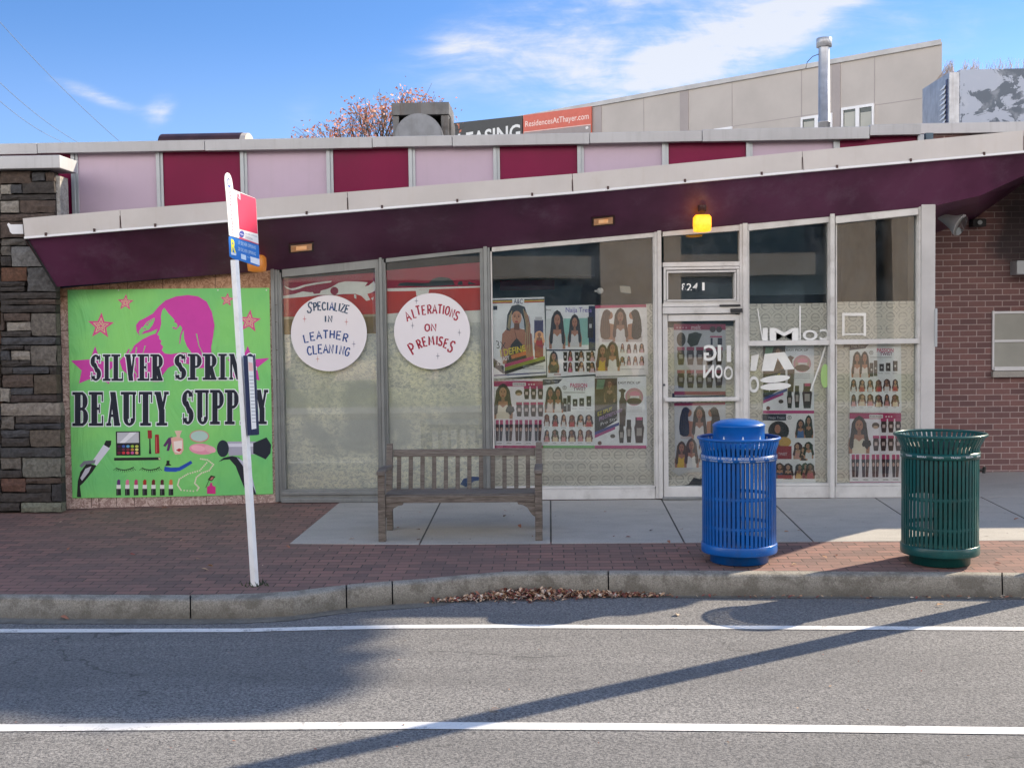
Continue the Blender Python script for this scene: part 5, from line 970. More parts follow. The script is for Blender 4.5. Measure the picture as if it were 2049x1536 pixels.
def easy(pts, label, Y=None):
    o, c = poster(pts, label, (224, 226, 232), Y); u0, v0 = pts[0]; kx = (pts[1][0] - u0) / 103.; ky = (pts[3][1] - v0) / 142.
    X = lambda a: u0 + (a - 1191) * kx; Yv = lambda b: v0 + (b - 753) * ky; Q = lambda pl: [(X(a), Yv(b)) for a, b in pl]
    c.poly(Q([(1191, 754), (1236, 753), (1236, 838), (1191, 862)]), (98, 82, 66)); c.poly(Q([(1196, 756), (1212, 756), (1208, 775), (1194, 776)]), (130, 160, 130)); lady(c, X(1221), Yv(754), 48 * ky, (110, 88, 66), (176, 136, 104), (92, 70, 50), .8); c.poly(Q([(1191, 820), (1236, 800), (1236, 838), (1191, 866)]), (42, 38, 40))
    c.text('EASY PICK UP', (X(1238), Yv(760), X(1282), Yv(765)), (60, 60, 68), .008); c.ell(X(1270), Yv(791), 18 * kx, 18 * ky, (206, 150, 166)); c.ell(X(1270), Yv(791), 14.5 * kx, 14 * ky, (196, 170, 160)); c.ell(X(1271), Yv(786), 11 * kx, 7 * ky, (226, 150, 178)); c.rect(X(1262), Yv(789), X(1280), Yv(797), (232, 230, 232)); c.ell(X(1270), Yv(800), 15 * kx, 7 * ky, (92, 72, 60))
    c.poly(Q([(1238, 778), (1246, 774), (1254, 778), (1250, 783), (1250, 792), (1255, 800), (1252, 850), (1241, 850), (1240, 800), (1243, 790), (1243, 782)]), (84, 66, 58))
    c.text('EZ SPLIT', [(X(1197), Yv(822)), (X(1226), Yv(811)), (X(1226), Yv(818)), (X(1197), Yv(830))], (214, 206, 60), .015); c.text('PRE-STRETCHED', [(X(1200), Yv(832)), (X(1246), Yv(814)), (X(1246), Yv(820)), (X(1200), Yv(840))], (186, 150, 206), .015); c.text('Pro Style', [(X(1203), Yv(843)), (X(1240), Yv(828)), (X(1240), Yv(836)), (X(1203), Yv(852))], (232, 232, 236), 0)
    c.poly(Q([(1191, 862), (1240, 842), (1240, 848), (1191, 868)]), (60, 70, 150)); c.poly(Q([(1191, 868), (1232, 851), (1232, 856), (1191, 874)]), (176, 60, 140))
    c.ell(X(1227), Yv(870), 5 * kx, 4 * ky, (70, 58, 54)); c.ell(X(1201), Yv(884), 4, 4, (96, 50, 46)); jar_(c, X(1239), Yv(846), 11 * kx, 38 * ky); jar_(c, X(1254), Yv(837), 11 * kx, 46 * ky); jar_(c, X(1270), Yv(832), 20 * kx, 52 * ky, (70, 50, 54)); c.rect(X(1275), Yv(832), X(1286), Yv(838), (200, 70, 130))
    for k in range(3): c.rect(X(1252), Yv(812 + k * 4), X(1286), Yv(813 + k * 4), (180, 184, 194))
    c.rect(X(1191), Yv(889), X(1294), Yv(895), (198, 62, 136)); c.build('artwork', A['paper'], o)
easy([(1190, 756), (1293, 752), (1295, 893), (1192, 897)], 'lower right poster with a pink bowl and dark jars in the wide window', Y=YI - .002)
# door posters
o, c = poster([(1348, 649), (1452, 648), (1452, 790), (1350, 793)], 'upper door poster of hair bundles with a magenta heading', (176, 178, 186))
c.rect(1348, 648, 1452, 660, (150, 56, 92)); c.text('melt', (1383, 650, 1402, 659), (214, 190, 200), .01)
for k in range(4): c.ell(1355 + k * 6, 655.5, 2, 2, (190, 140, 160), n=8)
c.ell(1363, 679, 9, 14, (40, 40, 44)); c.poly([(1378, 668), (1392, 664), (1405, 668), (1396, 690), (1382, 694), (1375, 684)], (46, 52, 46)); c.ell(1426, 659, 6, 6, (70, 52, 58)); c.ell(1439, 659, 6, 6, (70, 52, 58)); c.rect(1421, 672, 1445, 675, (170, 70, 110)); c.rect(1422, 676, 1426, 690, (40, 44, 80)); c.rect(1436, 676, 1445, 690, (60, 60, 76))
for r_, n_, v in ((0, 5, 694), (1, 5, 740)):
    for k in range(n_): pack(c, 1355 + k * 19, v, 15, 36, (56, 42, 50), (150, 66, 96), (150, 146, 150))
c.rect(1349, 783, 1452, 790, (150, 60, 90)); c.build('artwork', A['paper'], o)
trio([(1349, 806), (1452, 804), (1452, 942), (1351, 946)], 'lower door poster of three women, its foot torn, behind the blue bin', dark=1)
mb = MB(); frame_poly(mb, [(1342, 940), (1420, 936), (1430, 941), (1370, 946), (1358, 952)], YI - .004, YI - .003); mb.col = [lin(214, 214, 216)] * len(mb.f); mb.build('torn_edge', A['paper'], o)
MB().bar(1345, 786, 1452, 794, YI + .006, YI + .008).build('tape', A['navy'], o)
easy([(1527, 691), (1629, 689), (1629, 824), (1526, 827)], 'poster with a pink bowl behind mirrored white letters right of the door')
o, c = poster([(1526, 827), (1629, 825), (1632, 967), (1528, 968)], 'poster with a red box and many small portraits behind the blue bin lid', (226, 226, 230))
c.rect(1526, 828, 1573, 841, (28, 40, 64)); c.text('Naija Tress', (1538, 833, 1570, 839), (200, 204, 216), .005); c.ell(1580, 835, 4, 4, (40, 40, 44)); c.ell(1580, 835, 3.2, 3.2, (226, 228, 232)); c.text('Y', (1578.5, 833, 1581.5, 837), (40, 40, 44), .01)
c.ell(1558, 862, 21, 20, (36, 32, 34)); c.ell(1556, 858, 6, 9, SK); c.poly([(1540, 900), (1546, 874), (1570, 874), (1576, 900)], (150, 100, 70)); c.ell(1570, 884, 13, 10, (214, 176, 96)); c.rect(1553, 892, 1584, 918, (166, 36, 56)); c.text('TWIST', (1557, 905, 1575, 911), (226, 200, 206), .02)
lady(c, 1602, 838, 38, (50, 40, 50), SK, (80, 110, 170), 1); lady(c, 1618, 830, 46, (44, 34, 34), SK, (70, 50, 46), .7)
for (u, v, h, dr) in ((1597, 884, 34, (214, 160, 150)), (1608, 892, 28, (90, 60, 50)), (1618, 883, 34, (232, 230, 232)), (1560, 926, 32, (70, 80, 110)), (1577, 926, 32, (40, 36, 40)), (1599, 926, 30, (226, 190, 120)), (1611, 924, 32, (140, 60, 70)), (1621, 925, 32, (180, 90, 96))): lady(c, u, v, h, (50, 36, 38), SK, dr, 1, curl=1)
c.rect(1556, 950, 1584, 957, (160, 40, 60)); c.build('artwork', A['paper'], o)
passion([(1700, 687), (1803, 685), (1804, 823), (1700, 825)], 'poster of two rows of small portraits at the top of the far right window', None)
MB().bar(1688, 687, 1735, 694, YI + .004, YI + .006).build('tape', A['black'], o)
chart([(1700, 826), (1803, 823), (1804, 967), (1700, 969)], 'magenta product poster low in the far right window beside the green bin')

# ================================================================== BUS STOP
pb = onG(510, 1171); DP = pb.y; ptop = onY(459, 352, DP + .02); pd = (ptop - pb)
bs = empty('bus_stop', pb, 'leaning white bus stop post with red and blue route flag by the kerb', 'bus stop')
mb = MB(); r = .034
def ppt(k): return pb + pd * k
sq = [Vector((r * math.cos(rad(q_)), r * math.sin(rad(q_)), 0)) for q_ in (200, 290, 20, 110)]; a_, b_ = pb, ppt(.797)
mb.add([a_ + s_ for s_ in sq] + [b_ + s_ for s_ in sq], [(0, 1, 5, 4), (1, 2, 6, 5), (2, 3, 7, 6), (3, 0, 4, 7), (0, 1, 2, 3), (4, 5, 6, 7)])
mb.build('post', A['postw'], bs, .004)
def fp(off):                                                                       # plane of the flag: runs away from the kerb
    pL, pR = onY(452, 430, DP - .03), onY(513, 470, DP + .42); n_ = (pR - pL).cross(Vector((0, 0, 1))).normalized(); n_ = n_ if n_.x > 0 else -n_
    return lambda u, v, o: onP(u, v, pL + n_ * (off + o), n_)
_fp = fp
def fp(off): return _fp(off + .055)
f0 = fp(0.); nfl = (fp(1)(470, 430, 0) - fp(0)(470, 430, 0)).normalized()
nfl = Vector((nfl.x, nfl.y, 0)).normalized(); nn_ = None
pL, pR = onY(452, 430, DP - .03), onY(513, 470, DP + .42); nn_ = (pR - pL).cross(Vector((0, 0, 1))).normalized(); nn_ = nn_ if nn_.x > 0 else -nn_
def panel(pts, name, m, th=.005): mb = MB(); mb.prism([f0(u, v, 0) for u, v in pts], -nn_ * th); return mb.build(name, m, bs)
ZS = lambda x, y: (400 + x / 6.4, 320 + y / 6.4)
A['flagw'] = mat('flag_white', (.86, .85, .83), .4, var=.02); A['flagr'] = mat('flag_red', (.72, .045, .09), .38, var=.06, scale=4); A['flagb'] = mat('flag_blue', (.02, .19, .62), .38, var=.06, scale=4)
F1 = panel([ZS(*p) for p in [(322, 210), (330, 180), (350, 163), (375, 172), (395, 205), (412, 260), (420, 320), (428, 378), (705, 490), (716, 510), (752, 1085), (505, 1005), (378, 968), (335, 420), (320, 260)]], 'stop_flag', A['flagw'])
c = Canvas(fp(.001), .0004)
c.poly([ZS(*p) for p in [(470, 405), (705, 492), (716, 512), (740, 948), (505, 885)]], (222, 52, 88)); c.poly([ZS(*p) for p in [(470, 412), (516, 425), (520, 515), (484, 480)]], (240, 190, 200)); c.poly([ZS(*p) for p in [(480, 440), (495, 440), (510, 500), (490, 470)]], (222, 52, 88))
c.ell(*ZS(372, 295), 3.6, 9.5, (60, 90, 170), -8); c.ell(*ZS(373, 290), 2.7, 6.2, (236, 240, 246), -8); c.text('M', [ZS(362, 232), ZS(380, 238), ZS(382, 262), ZS(364, 256)], (60, 70, 100), .03)
c.text('metrobus', [ZS(408, 950), ZS(365, 395), ZS(395, 390), ZS(432, 945)], (214, 130, 150), .01); c.stroke([ZS(440, 450), ZS(478, 960)], .5, (150, 160, 180))
c.ell(*ZS(536, 950), 5, 7, (80, 90, 170)); c.stroke([ZS(515, 945), ZS(560, 962)], 1.2, (230, 230, 240)); c.text('SILVER SPRING', [ZS(580, 930), ZS(735, 975), ZS(736, 992), ZS(581, 950)], (150, 156, 170)); c.text('STATION', [ZS(584, 970), ZS(672, 1000), ZS(673, 1030), ZS(585, 1005)], (150, 156, 170))
c.poly([ZS(*p) for p in [(505, 985), (752, 1075), (753, 1085), (505, 1010)]], (216, 90, 120)); c.build('lettering', A['print'], F1)
F2 = panel([ZS(*p) for p in [(374, 985), (390, 978), (502, 1012), (753, 1092), (768, 1358), (750, 1366), (520, 1290), (420, 1262), (388, 1235)]], 'route_panel', A['flagb'], .007)
c = Canvas(fp(.001), .0004); YL = (244, 232, 60)
c.text('R', [ZS(398, 1010), ZS(456, 1028), ZS(466, 1200), ZS(404, 1185)], YL, .03); c.poly([ZS(*p) for p in [(400, 1180), (466, 1195), (466, 1225), (402, 1212)]], (206, 220, 240))
for i, t_ in enumerate(('17 SILVER SPRING', '20 SILVER SPRING')): c.text(t_, [ZS(490, 1032 + i * 80), ZS(716, 1105 + i * 80), ZS(716, 1148 + i * 78), ZS(490, 1080 + i * 78)], (190, 216, 246), .01)
c.poly([ZS(*p) for p in [(525, 1200), (590, 1222), (592, 1286), (528, 1265)]], (206, 226, 248)); c.poly([ZS(*p) for p in [(645, 1235), (762, 1270), (766, 1352), (650, 1312)]], (226, 232, 244)); c.stroke([ZS(600, 1240), ZS(640, 1255)], 2, (120, 170, 226)); c.build('lettering', A['print'], F2)
# timetable case
cq = [(486, 711), (505, 711), (514, 870), (494, 870)]; yc = DP - .05
case = empty('timetable_case', onY(500, 790, yc), parent=bs)
mb = MB(); mb.prism([onY(u, v, yc) for u, v in [(486.5, 711), (495, 711), (504, 871), (495, 871)]], (0, .05, 0)); mb.prism([onY(u, v, yc) for u, v in [(495.2, 711), (508, 711.5), (516, 870), (504.2, 871)]], (0, .05, 0)); mb.build('housing', A['navy'], case, .004)
c = Canvas(yproj(yc - .001)); c.poly([(495.5, 713), (506, 714), (513, 857), (503.5, 859)], (226, 232, 238))
c.poly([(497, 724), (505.5, 726), (506.5, 742), (498, 742)], (230, 190, 190))
for k in range(14): c.poly([(498.5 + k * .45, 752 + k * 7), (507 + k * .4, 752 + k * 7), (507 + k * .4, 753.6 + k * 7), (498.5 + k * .45, 753.6 + k * 7)], (160, 170, 184))
c.build('timetable', A['print'], case)
mb = MB(); random.seed(5)
for i in range(26):
    a = random.uniform(0, 6.28); r_ = random.uniform(.02, .13); p = Vector((pb.x + r_ * math.cos(a), pb.y + r_ * .6 * math.sin(a), gz(pb.y) + .002)); mb.add([p, p + Vector((.012, 0, 0)), p + Vector((random.uniform(-.02, .03), .004, random.uniform(.015, .05)))], [(0, 1, 2)])
tag(mb.build('weeds', A['moss'] if 'moss' in A else A['grass']), kind='stuff', label='dark weeds growing round the foot of the bus stop post')

# ================================================================== BENCH
fl_, fr_ = onG(766, 1083), onG(1079, 1083); yb0 = fl_.y; bz = gz(yb0) + .004
k1 = 2300 / yb0
bx0, bx1 = fl_.x, fr_.x; be = empty('park_bench', ((bx0 + bx1) / 2, yb0, bz), 'weathered grey teak bench with slatted back in front of the right round sign', 'bench')
def zfl(v, y): return onY(922, v, y).z
y_f, y_b = yb0, yb0 + .52; WD = A['wood']; zseat = zfl(992, y_f + .0); zarm = zfl(948, y_f); ztopb = zfl(887, y_b)
for x in (bx0, bx1):
    s_ = 1 if x == bx0 else -1
    MB().box(x - .036, x + .032, y_f - .035, y_f + .035, gz(y_f) + .004, zarm - .002).build('leg', WD, be, .006)
    mb = MB(); zb = zseat + .02; mb.prism([Vector((x - .03, y, z)) for y, z in [(y_b - .05, gz(y_b) + .004), (y_b + .02, gz(y_b) + .004), (y_b + .005, zb), (y_b + .10, ztopb), (y_b + .045, ztopb), (y_b - .055, zb + .03)]], (.06, 0, 0)); mb.build('leg', WD, be, .006)
    mb = MB(); mb.prism([Vector((x - .04, y, z)) for y, z in [(y_f - .07, zarm), (y_f - .06, zarm + .04), (y_f + .12, zarm + .055), (y_b + .02, zarm + .03), (y_b + .02, zarm - .002), (y_f + .1, zarm + .018)]], (.08, 0, 0)); mb.build('armrest', WD, be, .01)
    MB().box(x - .02, x + .02, y_f + .036, y_b - .05, zseat - .10, zseat - .03).build('side_rail', WD, be, .004)
    mb = MB(); xx = x + s_ * .033; mb.prism([Vector((xx + s_ * a, y_f - .012, zseat - .062 - b)) for a, b in [(0, 0), (.17, 0), (.16, .02), (.12, .025), (.075, .05), (.055, .085), (.03, .12), (0, .14)]], (0, .03, 0)); mb.build('bracket', WD, be, .003)
xa, xb = bx0 + .035, bx1 - .036
MB().box(xa, xb, y_f - .018, y_f + .018, zseat - .06, zseat + .008).build('apron', WD, be, .005)
for k in range(5): MB().box(xa - .02, xb + .02, y_f + .024 + k * .092, y_f + .105 + k * .092, zseat - .006 - k * .004, zseat + .016 - k * .004).build('seat_slat', WD, be, .004)
zl_, zh_ = zfl(986, y_b), zfl(911, y_b + .05)
tilt = (.09) / (ztopb - zseat)
def yb_at(z): return y_b + .0 + (z - zseat) * tilt
zr0, zr1 = zfl(912, y_b + .07), zfl(898, y_b + .07)
mb = MB(); mb.prism([Vector((xa, yb_at(z) + d, z)) for z, d in [(zr0, -.02), (zr1, -.02), (zr1, .02), (zr0, .02)]], (xb - xa, 0, 0)); mb.build('top_rail', WD, be, .006)
mb = MB(); mb.prism([Vector((xa, yb_at(z) + d, z)) for z, d in [(zl_ - .0, -.018), (zl_ + .045, -.018), (zl_ + .045, .018), (zl_, .018)]], (xb - xa, 0, 0)); mb.build('bottom_rail', WD, be, .005)
for k in range(12):
    x = onY(798.5 + k * 23.45, 948, y_b + .03).x
    mb = MB(); mb.prism([Vector((x - .021, yb_at(z) + d, z)) for z, d in [(zl_ + .046, -.008), (zr0 - .001, -.008), (zr0 - .001, .008), (zl_ + .046, .008)]], (.042, 0, 0)); mb.build('back_slat', WD, be, .003)

# ================================================================== BINS
def bin_(u, vbase, vrim, vtopband, m, label, lid, words):
    p = onG(u, vbase - 9); cx, cy = p.x, p.y; z0 = gz(cy); kk = cy / 2300; Hh = onY(u, vrim, cy).z - z0 - .01; Rb, Rr = 74 * kk, (82.5 if lid else 89) * kk
    e = empty('litter_bin', (cx, cy, z0), label, 'bin', 'slatted steel litter bins on the kerb')
    MB().lathe([(0, z0 + .002), (Rb * .78, z0 + .002), (Rb * .78, z0 + .085), (Rb * .9, z0 + .09), (0, z0 + .09)], (cx, cy), 40).build('plinth', m, e)
    zb = z0 + .085; MB().lathe([(Rb * .86, zb), (Rb * 1.0, zb), (Rb * 1.015, zb + .01), (Rb * 1.015, zb + .075), (Rb, zb + .082), (Rb * .95, zb + .082), (Rb * .95, zb + .03), (0, zb + .03)], (cx, cy), 56).build('bottom_ring', m, e)
    zt = z0 + Hh; zband = z0 + Hh * .815
    mb = MB(); ns = 52; prof = [(Rb * .985, zb + .05), (Rb * .985, zband + .01), (Rb * .985, zband + .055), (Rb * 1.0, zband + .09), (Rb + (Rr - Rb) * .45, zt - .06), (Rr - .012, zt - .012)]
    for k in range(ns):
        a = (k + .5) * 2 * math.pi / ns; ca_, sa_ = math.cos(a), math.sin(a); vs = []
        for r_, z in prof:
            for dr in (0, -.007):
                hw = .0122 * (1 + .25 * (r_ > Rb * 1.05))
                vs += [(cx + (r_ + dr) * ca_ - hw * sa_, cy + (r_ + dr) * sa_ + hw * ca_, z), (cx + (r_ + dr) * ca_ + hw * sa_, cy + (r_ + dr) * sa_ - hw * ca_, z)]
        fs = []
        for i in range(len(prof) - 1):
            o_ = i * 4; fs += [(o_, o_ + 1, o_ + 5, o_ + 4), (o_ + 3, o_ + 2, o_ + 6, o_ + 7), (o_ + 1, o_ + 3, o_ + 7, o_ + 5), (o_ + 2, o_, o_ + 4, o_ + 6)]
        mb.add(vs, fs)
    mb.build('slat_body', m, e)
    MB().lathe([(Rb * 1.0, zband), (Rb * 1.014, zband), (Rb * 1.014, zband + .052), (Rb * 1.0, zband + .052), (Rb * 1.0, zband)], (cx, cy), 64).build('text_band', m, e)
    tr_ = []; n = 56; mb = MB()
    for k in range(n + 1): a = k * 2 * math.pi / n; tr_.append((cx + (Rr - .012) * math.cos(a), cy + (Rr - .012) * math.sin(a), zt - .012))
    mb.tube(tr_, .013, 10, cap=False); mb.build('rim', m, e)
    mb = MB(); ri = Rb * .93
    for zz in (z0 + .30, z0 + .55): mb.lathe([(Rb * .955, zz), (Rb * .975, zz), (Rb * .975, zz + .03), (Rb * .955, zz + .03), (Rb * .955, zz)], (cx, cy), 48)
    mb.build('hoop', m, e)
    if lid:
        zl = zt - .05; R1 = 51 * kk
        MB().lathe([(Rr * .86, zl - .03), (R1 * 1.06, zl - .02), (R1, zl), (R1, zl + .135), (R1 * 1.02, zl + .14), (R1 * 1.02, zl + .15), (R1 * .93, zl + .166), (R1 * .7, zl + .186), (R1 * .4, zl + .197), (0, zl + .201)], (cx, cy), 56).build('lid', m, e)
        c = Canvas(lambda x, y, o: Vector((cx + (R1 + .002 + o) * math.sin(x / R1), cy - (R1 + .002 + o) * math.cos(x / R1), zl + y)))
        for a in (-.165, .0, .17): c.mb.add([c.proj(a + dx_, y, 0) for dx_, y in [(-.012, .0), (.012, 0), (.012, .035), (.008, .045), (.004, .05), (.004, .062), (-.004, .062), (-.004, .05), (-.008, .045), (-.012, .035)]], [tuple(range(10))], 0, (.75, .8, .86))
        c.build('bottle_mark', A['print'], e)
    else:
        MB().lathe([(Rb * .80, z0 + .62), (Rb * .84, z0 + .62), (Rb * .9, zt - .10), (Rb * .88, zt - .10), (Rb * .80, z0 + .64), (0, z0 + .64)], (cx, cy), 48).build('liner', A['black'], e)
        a = .18; q = Vector((cx + Rb * math.cos(-a), cy + Rb * math.sin(-a), zband - .11)); mb = MB(); mb.tube([q, q + Vector((.03, -.005, 0))], .012, 10); mb.tube([q + Vector((.032, -.005, -.025)), q + Vector((.04, -.006, .03))], .014, 10); mb.build('latch', A['black'], e)
    Rt = Rb * 1.014 + .0015
    mb = MB()
    for (txt, row, hgt, st, en) in words:
        vs, fs = text_mesh(txt, .012); x0, x1 = min(q.x for q in vs), max(q.x for q in vs); y0, y1 = min(q.y for q in vs), max(q.y for q in vs); P = []
        for q in vs:
            th = st + (en - st) * (q.x - x0) / (x1 - x0); z = zband + row + hgt * (q.y - y0) / (y1 - y0); P.append((cx + Rt * math.sin(th), cy - Rt * math.cos(th), z))
        mb.add(P, fs)
    mb.build('lettering', A['letter'], e)
    c = Canvas(lambda x, y, o: Vector((cx + (Rb * 1.018) * math.sin(x), cy - (Rb * 1.018) * math.cos(x), zb + y))); vs, fs = text_mesh('IRONWORKS' if False else '- - -', 0); mb = MB()
    mb.add([c.proj(.28 + (.22 * q.x / 2.0), .03 + q.y * .01, 0) for q in vs], fs); mb.build('maker_plate', A['trim'], e)
    return e
bw = []
for k in range(9):
    a = -1.9 + k * .43; bw.append((('RECYCLE', 'RECYCLEZ', 'RECICLE')[k % 3], .027, .021, a, a + .28)); bw.append(('o', .028, .018, a + .33, a + .37)); bw.append(('PLASTIC GLASS CANS', .007, .011, a + .04, a + .30))
bin_(1479, 1130, 870, 905, A['blue'], 'blue slatted recycling bin with a domed lid', True, bw)
gw_ = []
for k in range(9):
    a = -1.75 + k * .42; gw_.append((('TRASH', 'BASURA', 'DÉCHETS')[(k + 2) % 3], .019, .015, a, a + .25))
bin_(1880, 1133, 863, 905, A['green'], 'dark green slatted open-topped trash bin', False, gw_)

# ================================================================== DRY LEAVES
random.seed(11); LC = [(158, 108, 86), (180, 138, 108), (210, 180, 150), (126, 74, 62), (120, 96, 80), (226, 206, 182), (150, 84, 74), (196, 160, 124)]
def leafm(mb, p, s, flat=.5):
    a = random.uniform(0, 6.28); t = Vector((math.cos(a), math.sin(a), random.uniform(-flat, flat))); b = Vector((-math.sin(a), math.cos(a), random.uniform(-flat, flat))); q = [(-1, 0), (-.4, .5), (.2, .42), (1, 0), (.3, -.5), (-.5, -.4)]
    P = [p + t * (x * s) + b * (y * s) + Vector((0, 0, abs(y) * s * .5)) for x, y in q]; z = min(v.z for v in P); P = [v + Vector((0, 0, max(0, p.z - z))) for v in P]; mb.add(P, [tuple(range(6))], 0, lin(*random.choice(LC)))
mb = MB()
for i in range(1500):
    u = random.triangular(850, 1345, 1070); B_2, F_2, X_2 = kerb_at(u); k = math.exp(-((u - 1060) / 110) ** 2); d = abs(random.gauss(0, .035 + .06 * k)); h = random.uniform(0, max(0, (.05 * k + .01) * (1 - d / .25)))
    leafm(mb, Vector((X_2.x, X_2.y - .01 - d, ZR + .005 + h)), random.uniform(.010, .026), .7)
for i in range(60): u = random.uniform(1350, 2040); X_2 = kerb_at(u)[2]; leafm(mb, Vector((X_2.x, X_2.y - abs(random.gauss(.02, .03)), ZR + .006)), random.uniform(.01, .025))
tag(mb.build('fallen_leaves', A['leaf']), kind='stuff', label='drift of dry brown leaves against the kerb')
mb = MB()
for i in range(46):
    u, v = random.uniform(20, 2040), random.uniform(1015, 1138); p = onG(u, v); leafm(mb, Vector((p.x, p.y, gz(p.y) + .007)), random.uniform(.012, .035), .3)
for u, v in ((1355, 1231), (990, 1423), (1880, 1213), (130, 1240), (1040, 1056), (1010, 1036), (1868, 1072), (1905, 1000), (330, 1018), (420, 1136), (410, 1142)):
    p = onG(u, v) if v < 1150 else onR(u, v); leafm(mb, Vector((p.x, p.y, (gz(p.y) + .007) if v < 1150 else ZR + .006)), .035, .4)
for i in range(30): p = onR(random.uniform(0, 2040), random.uniform(1215, 1530)); leafm(mb, Vector((p.x, p.y, ZR + .006)), random.uniform(.006, .014), .3)
tag(mb.build('leaf_litter', A['leaf']), kind='stuff', label='single dry leaves scattered over pavement and road')

# ================================================================== ON THE ROOF
ru = empty('roof_hatch', onY(400, 272, 14.6), 'low dark barrel-shaped roof unit behind the parapet at left', 'roof unit')
x0, x1, z0, z1 = rect(315, 261, 478, 285, 14.6); mb = MB(); n = 10; h_ = z1 - z0
mb.prism([Vector((x0, 14.6 + .25 - .25 * math.cos(math.pi * i / n), z0 + h_ * math.sin(math.pi * i / n))) for i in range(n + 1)], (x1 - x0, 0, 0)); mb.build('cover', A['brown'], ru)
mb = MB(); mb.prism([Vector((x1 + .004, 14.6 + .25 - .25 * math.cos(math.pi * i / n), z0 + h_ * .96 * math.sin(math.pi * i / n))) for i in range(n + 1)], (.07, 0, 0)); mb.build('end_plate', A['beige'], ru)
mb = MB(); mb.box(x0 - .06, x1 + .13, 14.5, 15.15, 3.9, z0 + .005); mb.build('curb', A['brown'], ru)
hv = empty('air_handler', onY(845, 268, 15), 'rusty square sheet-metal air handler with a round light cowl on the roof', 'roof unit')
x0, x1, z0, z1 = rect(786, 206, 898, 300, 15.0); mb = MB(); t_ = .06
mb.box(x0, x0 + .08, 15, 15.7, z0, z1 - .16); mb.box(x1 - .1, x1, 15, 15.7, z0, z1 - .16); mb.box(x0, x1, 15.5, 15.7, z0, z1 - .16, 0); mb.box(x0 - .01, x1 + .01, 14.97, 15.72, z1 - .158, z1); mb.build('casing', A['rusty'], hv, .006)
mb = MB(); cxx = (x0 + x1) / 2 - .02; R = .315; zc_ = onY(842, 277, 14.93).z; n = 32
mb.tube([(cxx, 14.9, zc_), (cxx, 15.45, zc_)], R, 40); mb.tube([(cxx, 14.895, zc_), (cxx, 14.885, zc_)], R * .93, 40); mb.build('cowl', A['cowl'], hv)
mb = MB()
for k in range(11): mb.box(x1 + .002, x1 + .03, 15.05 + k * .055, 15.085 + k * .055, z0 + .1, z1 - .2)
mb.build('louvre', A['rusty'], hv)
vp = empty('vent_pipe', onY(1650, 255, 15.5), 'tall galvanised vent pipe with a capped top on the roof', 'vent pipe'); p = onY(1649, 258, 15.5); zt2 = onY(1649, 93, 15.5).z; zt3 = onY(1649, 77, 15.5).z
MB().lathe([(.077, p.z - .5), (.077, zt2 - 1.0), (.08, zt2 - 1.0), (.08, zt2 - .985), (.075, zt2 - .985), (.072, zt2 + .02)], (p.x, p.y), 24).build('pipe', A['galv'], vp)
MB().lathe([(.076, zt2 - .012), (.1, zt2 - .01), (.1, zt3 - .005), (.095, zt3), (0, zt3 + .005)], (p.x, p.y), 24).build('cap', A['galv'], vp)
mb = MB(); mb.tube([(p.x - .07, p.y, zt2 - .1), (p.x - .15, p.y, zt2 - .13), (p.x - .22, p.y, zt2 - .2), (p.x - .24, p.y, zt2 - .28)], .006, 6); mb.build('wire', A['rusty'], vp)
ms = empty('mechanical_screen', onY(1960, 240, 17), 'blue-grey weathered rooftop box with peeling paint and a louvred side', 'roof unit')
def mk_peel():
    m, t, p = custom('peeling_paint'); pos = t.pos(); n = t.noise(t.scale(pos, 1, 1, 1.2), 2.6, 6, .62, .9); x, y, z = t.sep(pos)
    k = t.ramp(n, .52, .545); c = t.mix(k, (.40, .44, .52), (.11, .135, .17)); c = t.mix(t.m('MULTIPLY', t.ramp(t.noise(pos, 5, 5), .5, .7), .35), c, (.5, .53, .58))
    t.l.new(c, p.inputs['Base Color']); p.inputs['Roughness'].default_value = .6; return m
A['peel'] = mk_peel(); x0 = onY(1920, 200, 17).x; zt4 = onY(1985, 138, 17).z; zb4 = 4.0
MB().box(x0, x0 + 6, 17, 18.2, zb4, zt4).build('box', A['peel'], ms, .01)
MB().box(x0 - .15, x0 - .002, 17.0, 18.2, zb4, zt4 - .03).build('corner_post', A['galv'], ms, .01)
xb2 = onY(1868, 200, 17.9).x; zs_ = onY(1868, 176, 17.9).z
mb = MB(); q = [Vector((x0 - .16, 17.05, zb4)), Vector((xb2, 17.9, zb4)), Vector((xb2, 17.9, zs_)), Vector((x0 - .16, 17.05, zt4 - .12))]
ln = (q[1] - q[0]).cross(Vector((0, 0, 1))).normalized(); ln = ln if ln.x < 0 else -ln
mb.prism(q, -ln * .04); mb.build('louvre_frame', A['navy'], ms)
mb = MB()
for k in range(19):
    f = (k + .7) / 20
    for s0, s1 in ((.08, .46), (.54, .94)):
        a_ = q[0].lerp(q[3], f).lerp(q[1].lerp(q[2], f), s0); b_ = q[0].lerp(q[3], f).lerp(q[1].lerp(q[2], f), s1); mb.prism([a_ + ln * .025 - Vector((0, 0, .03)), b_ + ln * .025 - Vector((0, 0, .03)), b_ + ln * .004 + Vector((0, 0, .018)), a_ + ln * .004 + Vector((0, 0, .018))], (0, 0, .008))
mb.build('louvre_blade', A['wframe'], ms)
mb = MB(); random.seed(4)
for i in range(230):
    u = random.choice((random.uniform(1890, 1908), random.uniform(1925, 1960), random.uniform(1965, 2060), random.uniform(2100, 2300))); p = onY(u, 138, 17.3); z = zt4 - .03; h_ = random.uniform(.1, .26); mb.tube([(p.x, 17.3 + random.uniform(-.2, .5), z), (p.x + random.uniform(-.02, .03), 17.3, z + h_ * .6), (p.x + random.uniform(-.04, .05), 17.3, z + h_)], [.004, .003, .0015], 3, cap=False)
